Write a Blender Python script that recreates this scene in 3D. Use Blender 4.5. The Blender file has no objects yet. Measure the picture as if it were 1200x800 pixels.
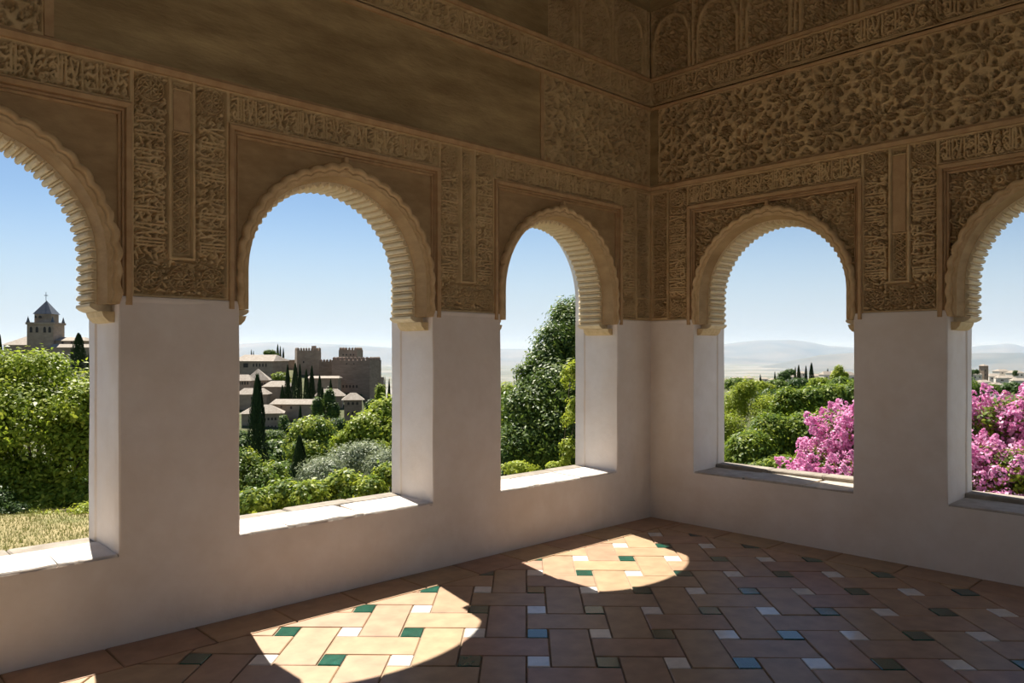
import bpy, bmesh, math, random
import numpy as np
from mathutils import Vector, Matrix, noise

S = bpy.context.scene
COL = S.collection
R_ = math.radians
rng = np.random.default_rng(7)
random.seed(7)

# ------------------------------------------------------------------ camera
# room frame: corner of the two arcades at the origin, left arcade along -X, right arcade along -Y
FPX, YAW, EYE, YH = 904.5, R_(46.5), 1.5, 414.1
CAM = Vector((-5.8145, -4.2772, EYE))
FWD = Vector((math.cos(YAW), math.sin(YAW), 0)); RGT = Vector((math.sin(YAW), -math.cos(YAW), 0))
cd = bpy.data.cameras.new('camera'); cam = bpy.data.objects.new('camera', cd); COL.objects.link(cam)
cam.location = CAM
cam.rotation_euler = (math.pi/2, 0, YAW - math.pi/2)
cd.sensor_width = 36; cd.lens = FPX/1200*36; cd.shift_y = (YH-400)/1200
cd.clip_start = .05; cd.clip_end = 80000
S.camera = cam

# ------------------------------------------------------------------ sky, sun, exposure
SUN_DIR = Vector((.155, .65, 1)).normalized()
wd = bpy.data.worlds.new('sky'); S.world = wd; wd.use_nodes = True
nt = wd.node_tree; nt.nodes.clear()
sky = nt.nodes.new('ShaderNodeTexSky'); sky.sky_type = 'NISHITA'; sky.sun_disc = False
sky.sun_elevation = math.asin(SUN_DIR.z); sky.sun_rotation = math.atan2(SUN_DIR.x, SUN_DIR.y)
sky.altitude = 700; sky.air_density = 1.0; sky.dust_density = .0; sky.ozone_density = 2.5
bg = nt.nodes.new('ShaderNodeBackground'); bg.inputs['Strength'].default_value = .0735
ow = nt.nodes.new('ShaderNodeOutputWorld')
# pale summer haze all round the horizon, thinning with height
geo = nt.nodes.new('ShaderNodeTexCoord'); sep = nt.nodes.new('ShaderNodeSeparateXYZ'); nt.links.new(geo.outputs['Generated'], sep.inputs[0])
mr = nt.nodes.new('ShaderNodeMapRange'); mr.interpolation_type = 'SMOOTHSTEP'; mr.inputs[1].default_value = -.02; mr.inputs[2].default_value = .20; mr.inputs[3].default_value = .95; mr.inputs[4].default_value = 0
nt.links.new(sep.outputs[2], mr.inputs[0])
hmix = nt.nodes.new('ShaderNodeMix'); hmix.data_type = 'RGBA'; hmix.inputs[7].default_value = (5.7, 6.4, 7.4, 1)
nt.links.new(mr.outputs[0], hmix.inputs[0]); nt.links.new(sky.outputs[0], hmix.inputs[6])
nt.links.new(hmix.outputs[2], bg.inputs[0]); nt.links.new(bg.outputs[0], ow.inputs[0])
sl = bpy.data.lights.new('sun', 'SUN'); sl.energy = 8.0; sl.angle = R_(.53); sl.color = (1, .93, .82)
so = bpy.data.objects.new('sun', sl); COL.objects.link(so); so.rotation_euler = SUN_DIR.to_track_quat('Z', 'Y').to_euler()
so.location = (4, 20, 30)
S.view_settings.view_transform = 'Standard'; S.view_settings.look = 'None'
S.view_settings.gamma = 1; S.view_settings.use_curve_mapping = False
S.view_settings.exposure = .54
cy = S.cycles
cy.use_denoising = True; cy.max_bounces = 10; cy.diffuse_bounces = 7; cy.transmission_bounces = 4
cy.transparent_max_bounces = 8; cy.volume_bounces = 0; cy.sample_clamp_indirect = 6; cy.caustics_reflective = False; cy.caustics_refractive = False

# ------------------------------------------------------------------ helpers
def mesh_np(name, V, F, mat=None, smooth=False, uv=None):
    V = np.ascontiguousarray(V, dtype=np.float32); me = bpy.data.meshes.new(name)
    if isinstance(F, np.ndarray):
        n, k = F.shape
        me.vertices.add(len(V)); me.vertices.foreach_set('co', V.ravel())
        me.loops.add(n*k); me.loops.foreach_set('vertex_index', np.ascontiguousarray(F, dtype=np.int32).ravel())
        me.polygons.add(n); me.polygons.foreach_set('loop_start', np.arange(0, n*k, k, dtype=np.int32))
        me.polygons.foreach_set('loop_total', np.full(n, k, dtype=np.int32))
        me.update(calc_edges=True)
    else:
        me.from_pydata([tuple(map(float, v)) for v in V], [], F); me.update()
    if smooth: me.polygons.foreach_set('use_smooth', np.ones(len(me.polygons), dtype=bool))
    if mat: me.materials.append(mat)
    return me
def link(name, me, parent=None, loc=None, rot=None, scale=None):
    o = bpy.data.objects.new(name, me); COL.objects.link(o)
    if parent: o.parent = parent
    if loc is not None: o.location = loc
    if rot is not None: o.rotation_euler = rot
    if scale is not None: o.scale = scale
    return o
def tag(o, label=None, cat=None, group=None, kind=None):
    if label: o['label'] = label
    if cat: o['category'] = cat
    if group: o['group'] = group
    if kind: o['kind'] = kind
    return o
def empty(name, loc=(0, 0, 0), rz=0):
    o = bpy.data.objects.new(name, None); COL.objects.link(o); o.location = loc; o.rotation_euler = (0, 0, rz); o.empty_display_size = .2
    return o
class MB:
    def __init__(s): s.v = []; s.f = []
    def add(s, V, F):
        b = len(s.v); s.v += [tuple(v) for v in V]; s.f += [tuple(i+b for i in f) for f in F]; return s
    def box(s, x0, x1, y0, y1, z0, z1):
        return s.add([(x0,y0,z0),(x1,y0,z0),(x1,y1,z0),(x0,y1,z0),(x0,y0,z1),(x1,y0,z1),(x1,y1,z1),(x0,y1,z1)],
                     [(0,3,2,1),(4,5,6,7),(0,1,5,4),(1,2,6,5),(2,3,7,6),(3,0,4,7)])
    def cbox(s, x0, x1, y0, y1, z0, z1, c):
        """box with chamfered top and vertical edges"""
        def ring(d, z): 
            a, b, e, g = x0+d, x1-d, y0+d, y1-d
            return [(a+c,e,z),(b-c,e,z),(b,e+c,z),(b,g-c,z),(b-c,g,z),(a+c,g,z),(a,g-c,z),(a,e+c,z)]
        V = ring(0, z0)+ring(0, z1-c)+ring(c, z1); F = [tuple(range(7,-1,-1)), tuple(range(16,24))]
        for k in (0, 8):
            for i in range(8): F.append((k+i, k+(i+1)%8, k+8+(i+1)%8, k+8+i))
        return s.add(V, F)
    def tube(s, p, q, r0, r1, n=8, cap=True):
        p, q = Vector(p), Vector(q); d = (q-p).normalized(); a = d.orthogonal().normalized(); b = d.cross(a)
        V = [p+(a*math.cos(t)+b*math.sin(t))*r0 for t in [2*math.pi*i/n for i in range(n)]]+[q+(a*math.cos(t)+b*math.sin(t))*r1 for t in [2*math.pi*i/n for i in range(n)]]
        F = [(i, (i+1)%n, n+(i+1)%n, n+i) for i in range(n)]
        if cap: F += [tuple(range(n-1,-1,-1)), tuple(range(n, 2*n))]
        return s.add(V, F)
    def mesh(s, name, mat, smooth=False): return mesh_np(name, np.array(s.v), s.f, mat, smooth)
    def obj(s, name, mat, parent=None, smooth=False, **k): return link(name, s.mesh(name, mat, smooth), parent, **k)
def at(x, y, d):
    """world point seen at photo pixel (x, y) at depth d in front of the camera"""
    return CAM + FWD*d + RGT*((x-600)/FPX*d) + Vector((0, 0, (YH-y)/FPX*d))

# ------------------------------------------------------------------ materials
def nodes(name):
    m = bpy.data.materials.new(name); m.use_nodes = True; t = m.node_tree; t.nodes.clear()
    o = t.nodes.new('ShaderNodeOutputMaterial'); b = t.nodes.new('ShaderNodeBsdfPrincipled'); t.links.new(b.outputs[0], o.inputs[0])
    return m, t, b, o
def N(t, typ, **k):
    n = t.nodes.new(typ)
    for a, v in k.items():
        if a.startswith('i_'): n.inputs[a[2:].replace('_', ' ')].default_value = v
        else: setattr(n, a, v)
    return n
def ramp(t, stops, fac):
    r = t.nodes.new('ShaderNodeValToRGB'); e = r.color_ramp.elements
    while len(e) < len(stops): e.new(.5)
    for k, (p, c) in enumerate(stops): e[k].position = p; e[k].color = (*c, 1)
    t.links.new(fac, r.inputs[0]); return r
def coords(t, scale):
    tc = t.nodes.new('ShaderNodeTexCoord'); mp = t.nodes.new('ShaderNodeMapping'); mp.inputs['Scale'].default_value = scale
    t.links.new(tc.outputs['Object'], mp.inputs[0]); return mp.outputs[0]
def noisy(name, c0, c1, scale=6, rough=.85, bump=.0, bscale=60, spec=.3, detail=6, stretch=(1,1,1), mid=None, c2=None, s2=1.2, amt2=.5, bdist=.01):
    """two-colour noise with an optional third colour in large soft stains"""
    m, t, b, o = nodes(name); v = coords(t, stretch)
    n = N(t, 'ShaderNodeTexNoise', i_Scale=scale, i_Detail=detail, i_Roughness=.62); t.links.new(v, n.inputs[0])
    r = ramp(t, [(.32, c0), (.68, c1)] if mid is None else [(.28, c0), (.5, mid), (.72, c1)], n.outputs[0]); col = r.outputs[0]
    if c2:
        n2 = N(t, 'ShaderNodeTexNoise', i_Scale=s2, i_Detail=5, i_Roughness=.6); t.links.new(v, n2.inputs[0])
        r2 = ramp(t, [(.45, (0,0,0)), (.72, (amt2,)*3)], n2.outputs[0])
        mx = N(t, 'ShaderNodeMix', data_type='RGBA'); t.links.new(r2.outputs[0], mx.inputs[0]); t.links.new(col, mx.inputs[6]); mx.inputs[7].default_value = (*c2, 1); col = mx.outputs[2]
    t.links.new(col, b.inputs['Base Color']); b.inputs['Roughness'].default_value = rough; b.inputs['Specular IOR Level'].default_value = spec
    if bump:
        n3 = N(t, 'ShaderNodeTexNoise', i_Scale=bscale, i_Detail=4); t.links.new(v, n3.inputs[0])
        bp = N(t, 'ShaderNodeBump', i_Strength=bump, i_Distance=bdist); t.links.new(n3.outputs[0], bp.inputs['Height']); t.links.new(bp.outputs[0], b.inputs['Normal'])
    return m
def varied(name, stops, rough, spec=.5, scale=9, amt=.22, bump=.15, bscale=40, island=False):
    """each object (or each loose piece) gets its own colour from the ramp, with blotches"""
    m, t, b, o = nodes(name); v = coords(t, (1,1,1))
    src = N(t, 'ShaderNodeNewGeometry').outputs['Random Per Island'] if island else N(t, 'ShaderNodeObjectInfo').outputs['Random']
    r = ramp(t, stops, src)
    n = N(t, 'ShaderNodeTexNoise', i_Scale=scale, i_Detail=5); t.links.new(v, n.inputs[0])
    r2 = ramp(t, [(.3, (1-amt,)*3), (.7, (1+amt*.4,)*3)], n.outputs[0])
    mx = N(t, 'ShaderNodeMix', data_type='RGBA', blend_type='MULTIPLY'); mx.inputs[0].default_value = 1
    t.links.new(r.outputs[0], mx.inputs[6]); t.links.new(r2.outputs[0], mx.inputs[7]); t.links.new(mx.outputs[2], b.inputs['Base Color'])
    b.inputs['Roughness'].default_value = rough; b.inputs['Specular IOR Level'].default_value = spec
    if bump:
        n3 = N(t, 'ShaderNodeTexNoise', i_Scale=bscale, i_Detail=3); t.links.new(v, n3.inputs[0])
        bp = N(t, 'ShaderNodeBump', i_Strength=bump, i_Distance=.004); t.links.new(n3.outputs[0], bp.inputs['Height']); t.links.new(bp.outputs[0], b.inputs['Normal'])
    return m
def leafmat(name, stops, trans=.35, tcol=(.45,.6,.08), rough=.45):
    m, t, b, o = nodes(name)
    g = N(t, 'ShaderNodeNewGeometry'); r = ramp(t, stops, g.outputs['Random Per Island']); t.links.new(r.outputs[0], b.inputs['Base Color'])
    b.inputs['Roughness'].default_value = rough; b.inputs['Specular IOR Level'].default_value = .16
    tr = N(t, 'ShaderNodeBsdfTranslucent'); mm = N(t, 'ShaderNodeMix', data_type='RGBA'); mm.inputs[0].default_value = .5
    t.links.new(r.outputs[0], mm.inputs[6]); mm.inputs[7].default_value = (*tcol, 1); t.links.new(mm.outputs[2], tr.inputs[0])
    mx = N(t, 'ShaderNodeMixShader'); mx.inputs[0].default_value = trans
    t.links.new(b.outputs[0], mx.inputs[1]); t.links.new(tr.outputs[0], mx.inputs[2]); t.links.new(mx.outputs[0], o.inputs[0])
    return m
M = {}
M['plaster'] = noisy('whitewashed_plaster', (.74,.67,.60), (.82,.76,.70), 5, .9, .55, 11, .2, mid=(.78,.715,.65), c2=(.64,.53,.42), s2=1.6, amt2=.4)
M['plaster_out'] = noisy('outer_plaster', (.76,.73,.7), (.84,.82,.8), 7, .9, .2, 30, .2)
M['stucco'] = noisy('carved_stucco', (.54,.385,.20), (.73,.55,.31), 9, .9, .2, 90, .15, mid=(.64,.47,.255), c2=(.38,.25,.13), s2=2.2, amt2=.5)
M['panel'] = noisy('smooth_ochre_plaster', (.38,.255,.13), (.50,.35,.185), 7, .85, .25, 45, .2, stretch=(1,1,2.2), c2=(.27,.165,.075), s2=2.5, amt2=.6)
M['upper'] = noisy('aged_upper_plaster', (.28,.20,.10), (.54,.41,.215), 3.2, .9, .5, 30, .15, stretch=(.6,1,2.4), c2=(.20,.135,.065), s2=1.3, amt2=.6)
M['mould'] = noisy('ochre_moulding', (.45,.29,.15), (.58,.40,.22), 12, .8, .15, 60, .25)
M['rim'] = noisy('arch_rim_stucco', (.55,.38,.20), (.70,.52,.30), 14, .85, .2, 70, .2)
M['rib'] = noisy('pale_ribbed_stucco', (.70,.56,.34), (.86,.75,.53), 18, .85, .2, 80, .2, c2=(.60,.44,.23), s2=9, amt2=.5)
M['corbel'] = noisy('golden_corbel_stone', (.58,.43,.22), (.74,.58,.34), 20, .85, .25, 60, .2)
M['ledge'] = noisy('grey_ledge_stone', (.24,.21,.17), (.36,.32,.27), 12, .9, .4, 40, .2, c2=(.17,.14,.11), s2=5, amt2=.5)
M['marble'] = noisy('white_sill_stone', (.62,.57,.52), (.72,.67,.62), 7, .7, .15, 50, .3, c2=(.48,.40,.33), s2=5, amt2=.5)
M['greystone'] = noisy('weathered_sill_stone', (.40,.35,.29), (.56,.50,.42), 11, .85, .4, 40, .2, c2=(.28,.23,.18), s2=4, amt2=.5)
M['mortar'] = noisy('floor_mortar', (.26,.19,.13), (.36,.28,.2), 20, .9, .2, 80, .2)
TERRA = [(0,(.42,.265,.165)),(.2,(.46,.32,.18)),(.4,(.39,.235,.16)),(.6,(.47,.33,.185)),(.8,(.43,.255,.175)),(1,(.45,.30,.17))]
M['terra'] = varied('terracotta_tile', TERRA, .42, .5)
M['terra_stuff'] = varied('terracotta_tile_far', TERRA, .42, .5, island=True)
M['white_tile'] = varied('glazed_white_tile', [(0,(.78,.76,.72)),(.5,(.84,.82,.78)),(1,(.70,.68,.64))], .16, .6, 20, .12, .05)
M['green_tile'] = varied('glazed_green_tile', [(0,(.012,.075,.05)),(.5,(.02,.11,.075)),(1,(.01,.06,.045))], .14, .6, 20, .4, .05)
M['dark'] = noisy('dark_ceiling_wood', (.09,.055,.03), (.16,.10,.055), 8, .7, .2, 40, .3, stretch=(1,8,1))

# ------------------------------------------------------------------ carved relief: height fields built stroke by stroke
class HF:
    def __init__(s, w, h, res=.0036):
        s.nx = max(2, round(w/res)+1); s.ny = max(2, round(h/res)+1); s.w, s.h = w, h
        s.x = np.linspace(0, w, s.nx); s.y = np.linspace(0, h, s.ny); s.res = res
        s.X, s.Y = np.meshgrid(s.x, s.y); s.H = np.zeros((s.ny, s.nx))
    def seg(s, a, b, wd, top, edge=None):
        m = wd/2+s.res; e = edge or s.res*.5; dx, dy = s.x[1]-s.x[0], s.y[1]-s.y[0]
        i0 = max(0, int((min(a[0], b[0])-m)/dx)); i1 = min(s.nx, int((max(a[0], b[0])+m)/dx)+2)
        j0 = max(0, int((min(a[1], b[1])-m)/dy)); j1 = min(s.ny, int((max(a[1], b[1])+m)/dy)+2)
        if i0 >= i1 or j0 >= j1: return
        X = s.X[j0:j1, i0:i1]-a[0]; Y = s.Y[j0:j1, i0:i1]-a[1]; ux, uy = b[0]-a[0], b[1]-a[1]; L = ux*ux+uy*uy+1e-12
        t = np.clip((X*ux+Y*uy)/L, 0, 1); d = np.hypot(X-t*ux, Y-t*uy)
        h = s.H[j0:j1, i0:i1]; np.maximum(h, top*np.clip((wd/2-d)/e+.5, 0, 1), out=h)
    def line(s, pts, wd, top, edge=None):
        for a, b in zip(pts[:-1], pts[1:]): s.seg(a, b, wd, top, edge)
    def ring(s, c, r, wd, top, n=18, a0=0, a1=2*math.pi):
        s.line([(c[0]+r*math.cos(a0+(a1-a0)*i/n), c[1]+r*math.sin(a0+(a1-a0)*i/n)) for i in range(n+1)], wd, top)
    def spiral(s, c, r, wd, top, a=0, turns=1.2, sg=1, n=11):
        s.line([(c[0]+r*(1-.72*i/n)*math.cos(a+sg*turns*2*math.pi*i/n), c[1]+r*(1-.72*i/n)*math.sin(a+sg*turns*2*math.pi*i/n)) for i in range(n+1)], wd, top)
    def vines(s, x0, x1, y0, y1, r, wd, top, rnd):
        """field of small tendrils and leaves"""
        ny = max(1, round((y1-y0)/(2*r))); nx = max(1, round((x1-x0)/(2*r)))
        for j in range(ny):
            for i in range(nx):
                c = (x0+(i+.5+rnd.uniform(-.18, .18))*(x1-x0)/nx, y0+(j+.5+rnd.uniform(-.18, .18))*(y1-y0)/ny)
                k = rnd.random(); a = rnd.uniform(0, 6.28)
                if k < .6: s.spiral(c, r*rnd.uniform(.8, 1.1), wd, top*rnd.uniform(.88, 1), a, rnd.uniform(.6, .95), 1 if rnd.random() < .5 else -1, 9)
                elif k < .85:
                    q = (c[0]+r*math.cos(a), c[1]+r*math.sin(a)); s.seg(c, q, wd*2.0, top); s.seg(c, (2*c[0]-q[0], 2*c[1]-q[1]), wd*1.3, top*.92)
                else: s.ring(c, r*.5, wd, top, 8); s.seg(c, c, wd*1.2, top)
    def medallion(s, c, r, top):
        P = lambda k, n, q, o=0.: (c[0]+r*q*math.cos((k+o)*2*math.pi/n), c[1]+r*q*math.sin((k+o)*2*math.pi/n))
        s.ring(c, r*.97, r*.11, top, 26); s.ring(c, r*.60, r*.10, top, 20)
        for k in range(14): s.seg(P(k, 14, .73), P(k, 14, .83, .35), r*.13, top*.95)
        for k in range(8): s.seg(P(k, 8, .22), P(k, 8, .46), r*.17, top*.95)
        s.seg(c, c, r*.2, top*.95)
    def text(s, x0, y0, hgt, length, wd, top, vert=False, flip=False, sx=1.0):
        """the carved motto repeated along a band; read right to left"""
        A = lambda x: [(x, 0.06), (x, .97), (x+.035, .90)]
        glyphs = [
            [(.02,.02),(.16,.0),(.24,.1),(.2,.24),(.1,.26),(.08,.16),(.16,.1)],
            [(.36,.96),(.42,.5),(.6,.1),(.5,.04),(.4,.1),(.5,.3),(.66,.95)],
            [(1.0,.28),(.88,.36),(.8,.26),(.9,.14),(1.02,.12),(1.14,.1),(1.26,.08),(1.3,.1)],
            A(1.02), A(1.16), [(1.26,.1),(1.3,.28)], [(1.3,.1),(1.44,.06),(1.56,.1),(1.58,.3)],
            A(1.7), [(1.84,.96),(1.9,.5),(2.06,.1),(1.96,.04),(1.86,.1),(1.98,.3),(2.12,.95)],
            A(2.28), [(2.42,.97),(2.42,.1),(2.7,.08)], [(2.55,.97),(2.55,.1)], [(2.7,.08),(2.8,.3),(2.68,.4),(2.62,.24),(2.72,.12)],
            [(.7,.5),(.8,.62),(.9,.54),(1.0,.64)], [(1.24,.6),(1.36,.5),(1.5,.62),(1.6,.5)], [(2.1,.62),(2.2,.5)], [(2.6,.62),(2.74,.7),(2.84,.58)],
            [(.1,.5),(.2,.62),(.28,.5)], [(.08,.85),(.26,.78)], [(.78,.85),(.9,.8)], [(1.3,.84),(1.5,.78)], [(2.66,.9),(2.84,.82)]]
        unit = hgt*sx; period = 2.95*unit; n = max(1, round(length/period)); f = length/(n*period)
        for k in range(n):
            for g in glyphs:
                P = []
                for u, v in g:
                    along = length-(k*period+u*unit+.04*unit)*f; across = v*hgt
                    P.append((x0+across if flip else x0+hgt-across, y0+along) if vert else (x0+along, y0+across))
                s.line(P, wd, top)
    def frame(s, x0, x1, y0, y1, wd, top):
        s.line([(x0,y0),(x1,y0),(x1,y1),(x0,y1),(x0,y0)], wd, top)
    def mesh(s, name, h0, z0, mat, base=-.070, mask=None):
        V = np.stack([s.X+h0, -(s.H+base), s.Y+z0], -1).reshape(-1, 3)
        i = np.arange(s.nx*s.ny).reshape(s.ny, s.nx); F = np.stack([i[:-1,:-1], i[:-1,1:], i[1:,1:], i[1:,:-1]], -1).reshape(-1, 4)
        if mask is not None: F = F[mask.ravel()]
        return mesh_np(name, V, F, mat, False)

WID, PIER, CL, CR = 1.389, .6395, .492, .468          # opening width, pier width, corner piers
LEFT_OPEN = [(-CL-WID, -CL), (-CL-2*WID-PIER, -CL-WID-PIER), (-CL-3*WID-2*PIER, -CL-2*WID-2*PIER)]
RIGHT_OPEN = [(CR, CR+WID), (CR+WID+PIER, CR+2*WID+PIER), (CR+2*WID+2*PIER, CR+3*WID+2*PIER)]
HL0, HR1 = -7.1, 6.15                                 # ends of the two arcades
SILL, ZST, ZFR, ZTOP, ZARC = .455, 1.80, 2.80, 3.0, 1.975
TH, THO = .36, .47                                    # arch depth, whole wall depth
FRW = .062

def wobble(h, z, k=0.): return .006*noise.noise((h*1.1+k, z*1.1, k*3.1))+.0022*noise.noise((h*5, z*5, k))
def lines(a, b, must, step):
    P = sorted(set([a, b]+[m for m in must if a < m < b])); out = []
    for p, q in zip(P[:-1], P[1:]):
        n = max(1, math.ceil((q-p)/step)); out += [p+(q-p)*i/n for i in range(n)]
    return out+[b]
def lower_wall(name, ha, hb, opens, mat, seed):
    """white plaster: parapet and piers with rounded uneven edges, jambs through the wall, outer face"""
    E = .009; must = []
    for a, b in opens: must += [a-E, a, b, b+E]
    hs = lines(ha, hb, must, .1); zs = lines(0, ZST, [SILL-.02, SILL, ZST-.02], .1)
    op = lambda h: any(a+1e-6 < h < b-1e-6 for a, b in opens); edge = lambda h: any(abs(h-a) < 1e-6 or abs(h-b) < 1e-6 for a, b in opens)
    V, F, ix = [], [], {}
    def vid(key, p):
        if key not in ix: ix[key] = len(V); V.append(p)
        return ix[key]
    def front(i, j):
        h, z = hs[i], zs[j]; n = .012+wobble(h, z, seed)
        if edge(h) and z >= SILL-1e-6: n -= .006
        if abs(z-ZST) < 1e-6: n = -.004
        dh = .006*noise.noise((h*3, z*2.2, seed+9)) if edge(h) else 0
        return vid(('f', i, j), (h+dh, -n, z))
    for i in range(len(hs)-1):
        for j in range(len(zs)-1):
            if op((hs[i]+hs[i+1])/2) and zs[j] >= SILL-1e-6: continue
            F.append((front(i, j), front(i+1, j), front(i+1, j+1), front(i, j+1)))
    ws = [.03, .1, .2, .3, TH-.004, TH, TH+.008, THO-.01, THO]
    for a, b in opens:
        for h, sg in ((a, 1), (b, -1)):
            i = min(range(len(hs)), key=lambda q: abs(hs[q]-h)); js = [j for j in range(len(zs)) if zs[j] >= SILL-1e-6]
            prev = None
            for k in range(len(ws)+1):
                colv = []
                for j in js:
                    z = zs[j]
                    if k == 0: colv.append(front(i, j)); continue
                    w = ws[k-1]; step = (.010 if w > TH else 0); d = .004*noise.noise((w*6+seed, z*2.5, h))
                    colv.append(vid(('j', i, j, k), (h+sg*(.003+step)+d, w, z)))
                if prev:
                    for q in range(len(colv)-1):
                        f = (prev[q], colv[q], colv[q+1], prev[q+1]); F.append(f if sg > 0 else f[::-1])
                prev = colv
    mb = MB(); mb.v = V; mb.f = F
    mb.add([(ha, THO, 0), (hb, THO, 0), (hb, THO, SILL), (ha, THO, SILL)], [(3,2,1,0)])          # outer face
    P = [ha]+[x for ab in sorted(opens) for x in ab]+[hb]
    for a, b in zip(P[::2], P[1::2]): mb.add([(a, THO, SILL), (b, THO, SILL), (b, THO, ZST), (a, THO, ZST)], [(3,2,1,0)])
    for a, b in opens: mb.add([(a, 0, SILL-.005), (b, 0, SILL-.005), (b, THO, SILL-.005), (a, THO, SILL-.005)], [(0,1,2,3)])
    me = mesh_np(name, np.array(mb.v), mb.f, mat, True); me.set_sharp_from_angle(angle=R_(28)); return me

ZCEIL = 5.35
WL = link('wall_left', lower_wall('wall_left', HL0, .0, LEFT_OPEN, M['plaster'], 1.7)); tag(WL, 'whitewashed parapet and piers of the left arcade under carved ochre stucco', kind='structure')
WR = link('wall_right', lower_wall('wall_right', .0, HR1, RIGHT_OPEN, M['plaster'], 5.3), rot=(0, 0, -math.pi/2)); tag(WR, 'whitewashed parapet and piers of the right arcade under carved ochre stucco', kind='structure')

MB().box(0, THO, 0, THO, -.15, ZST+.2).obj('corner_core', M['plaster'], WL)
MB().box(HL0, 0, .03, THO-.012, -.15, SILL-.012).obj('parapet_core', M['plaster'], WL); MB().box(0, HR1, .03, THO-.012, -.15, SILL-.012).obj('parapet_core', M['plaster'], WR)
# ------------------------------------------------------------------ arches
def arch_curve(hc, r, z0, n=64, tip=.0):
    """from lower left, up, over the crown, down; (h, z, outward radial h, z)"""
    P = [(hc-r, z0+(ZARC-z0)*i/4, -1, 0) for i in range(4)]
    for i in range(n+1):
        a = math.pi-math.pi*i/n; e = tip*max(0, 1-abs(a-math.pi/2)/.35)**1.5
        P.append((hc+r*math.cos(a), ZARC+(r+e)*math.sin(a), math.cos(a), math.sin(a)))
    return P+[(hc+r, ZARC-(ZARC-z0)*(i+1)/4, 1, 0) for i in range(4)]
ROUT, RIN = .708, .612
ZBOT = 1.755
def strip(rows, flip=False):
    """quads between successive rows of equal length"""
    V = [p for r in rows for p in r]; n = len(rows[0]); F = []
    for k in range(len(rows)-1):
        for i in range(n-1):
            f = (k*n+i, k*n+i+1, (k+1)*n+i+1, (k+1)*n+i); F.append(f[::-1] if flip else f)
    return V, F
# one rib of the soffit, centred on the crown, shared by all: a broad roll and a thin one
NR = 36; DA = math.pi/NR
def rib_mesh():
    prof = [(-.5,0),(-.48,.014),(-.38,.023),(-.2,.029),(0,.028),(.1,.020),(.14,.003),(.19,.012),(.27,.018),(.37,.014),(.45,.001),(.5,0)]
    rows = []
    for w, k in ((.098, 0), (.104, .8), (.125, 1), (TH-.02, 1), (TH-.004, .8), (TH, 0)):
        rows.append([((RIN+(1-k)*.03-p*k)*math.sin(x*DA), w, (RIN+(1-k)*.03-p*k)*math.cos(x*DA)) for x, p in prof])
    V, F = strip(rows, True); return mesh_np('soffit_rib', np.array(V), F, M['rib'], False)
RIB = rib_mesh()
def rib_straight():
    prof = [(0,0),(.02,.014),(.1,.023),(.3,.029),(.5,.028),(.6,.020),(.64,.003),(.69,.012),(.77,.018),(.87,.014),(.95,.001),(1,0)]
    rows = [[(RIN+(1-k)*.03-p*k, w, -x*RIN*DA) for x, p in prof] for w, k in ((.098, 0), (.104, .8), (.125, 1), (TH-.02, 1), (TH-.004, .8), (TH, 0))]
    V, F = strip(rows); return mesh_np('soffit_rib_straight', np.array(V), F, M['rib'], False)
RIBS = rib_straight()
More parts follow.
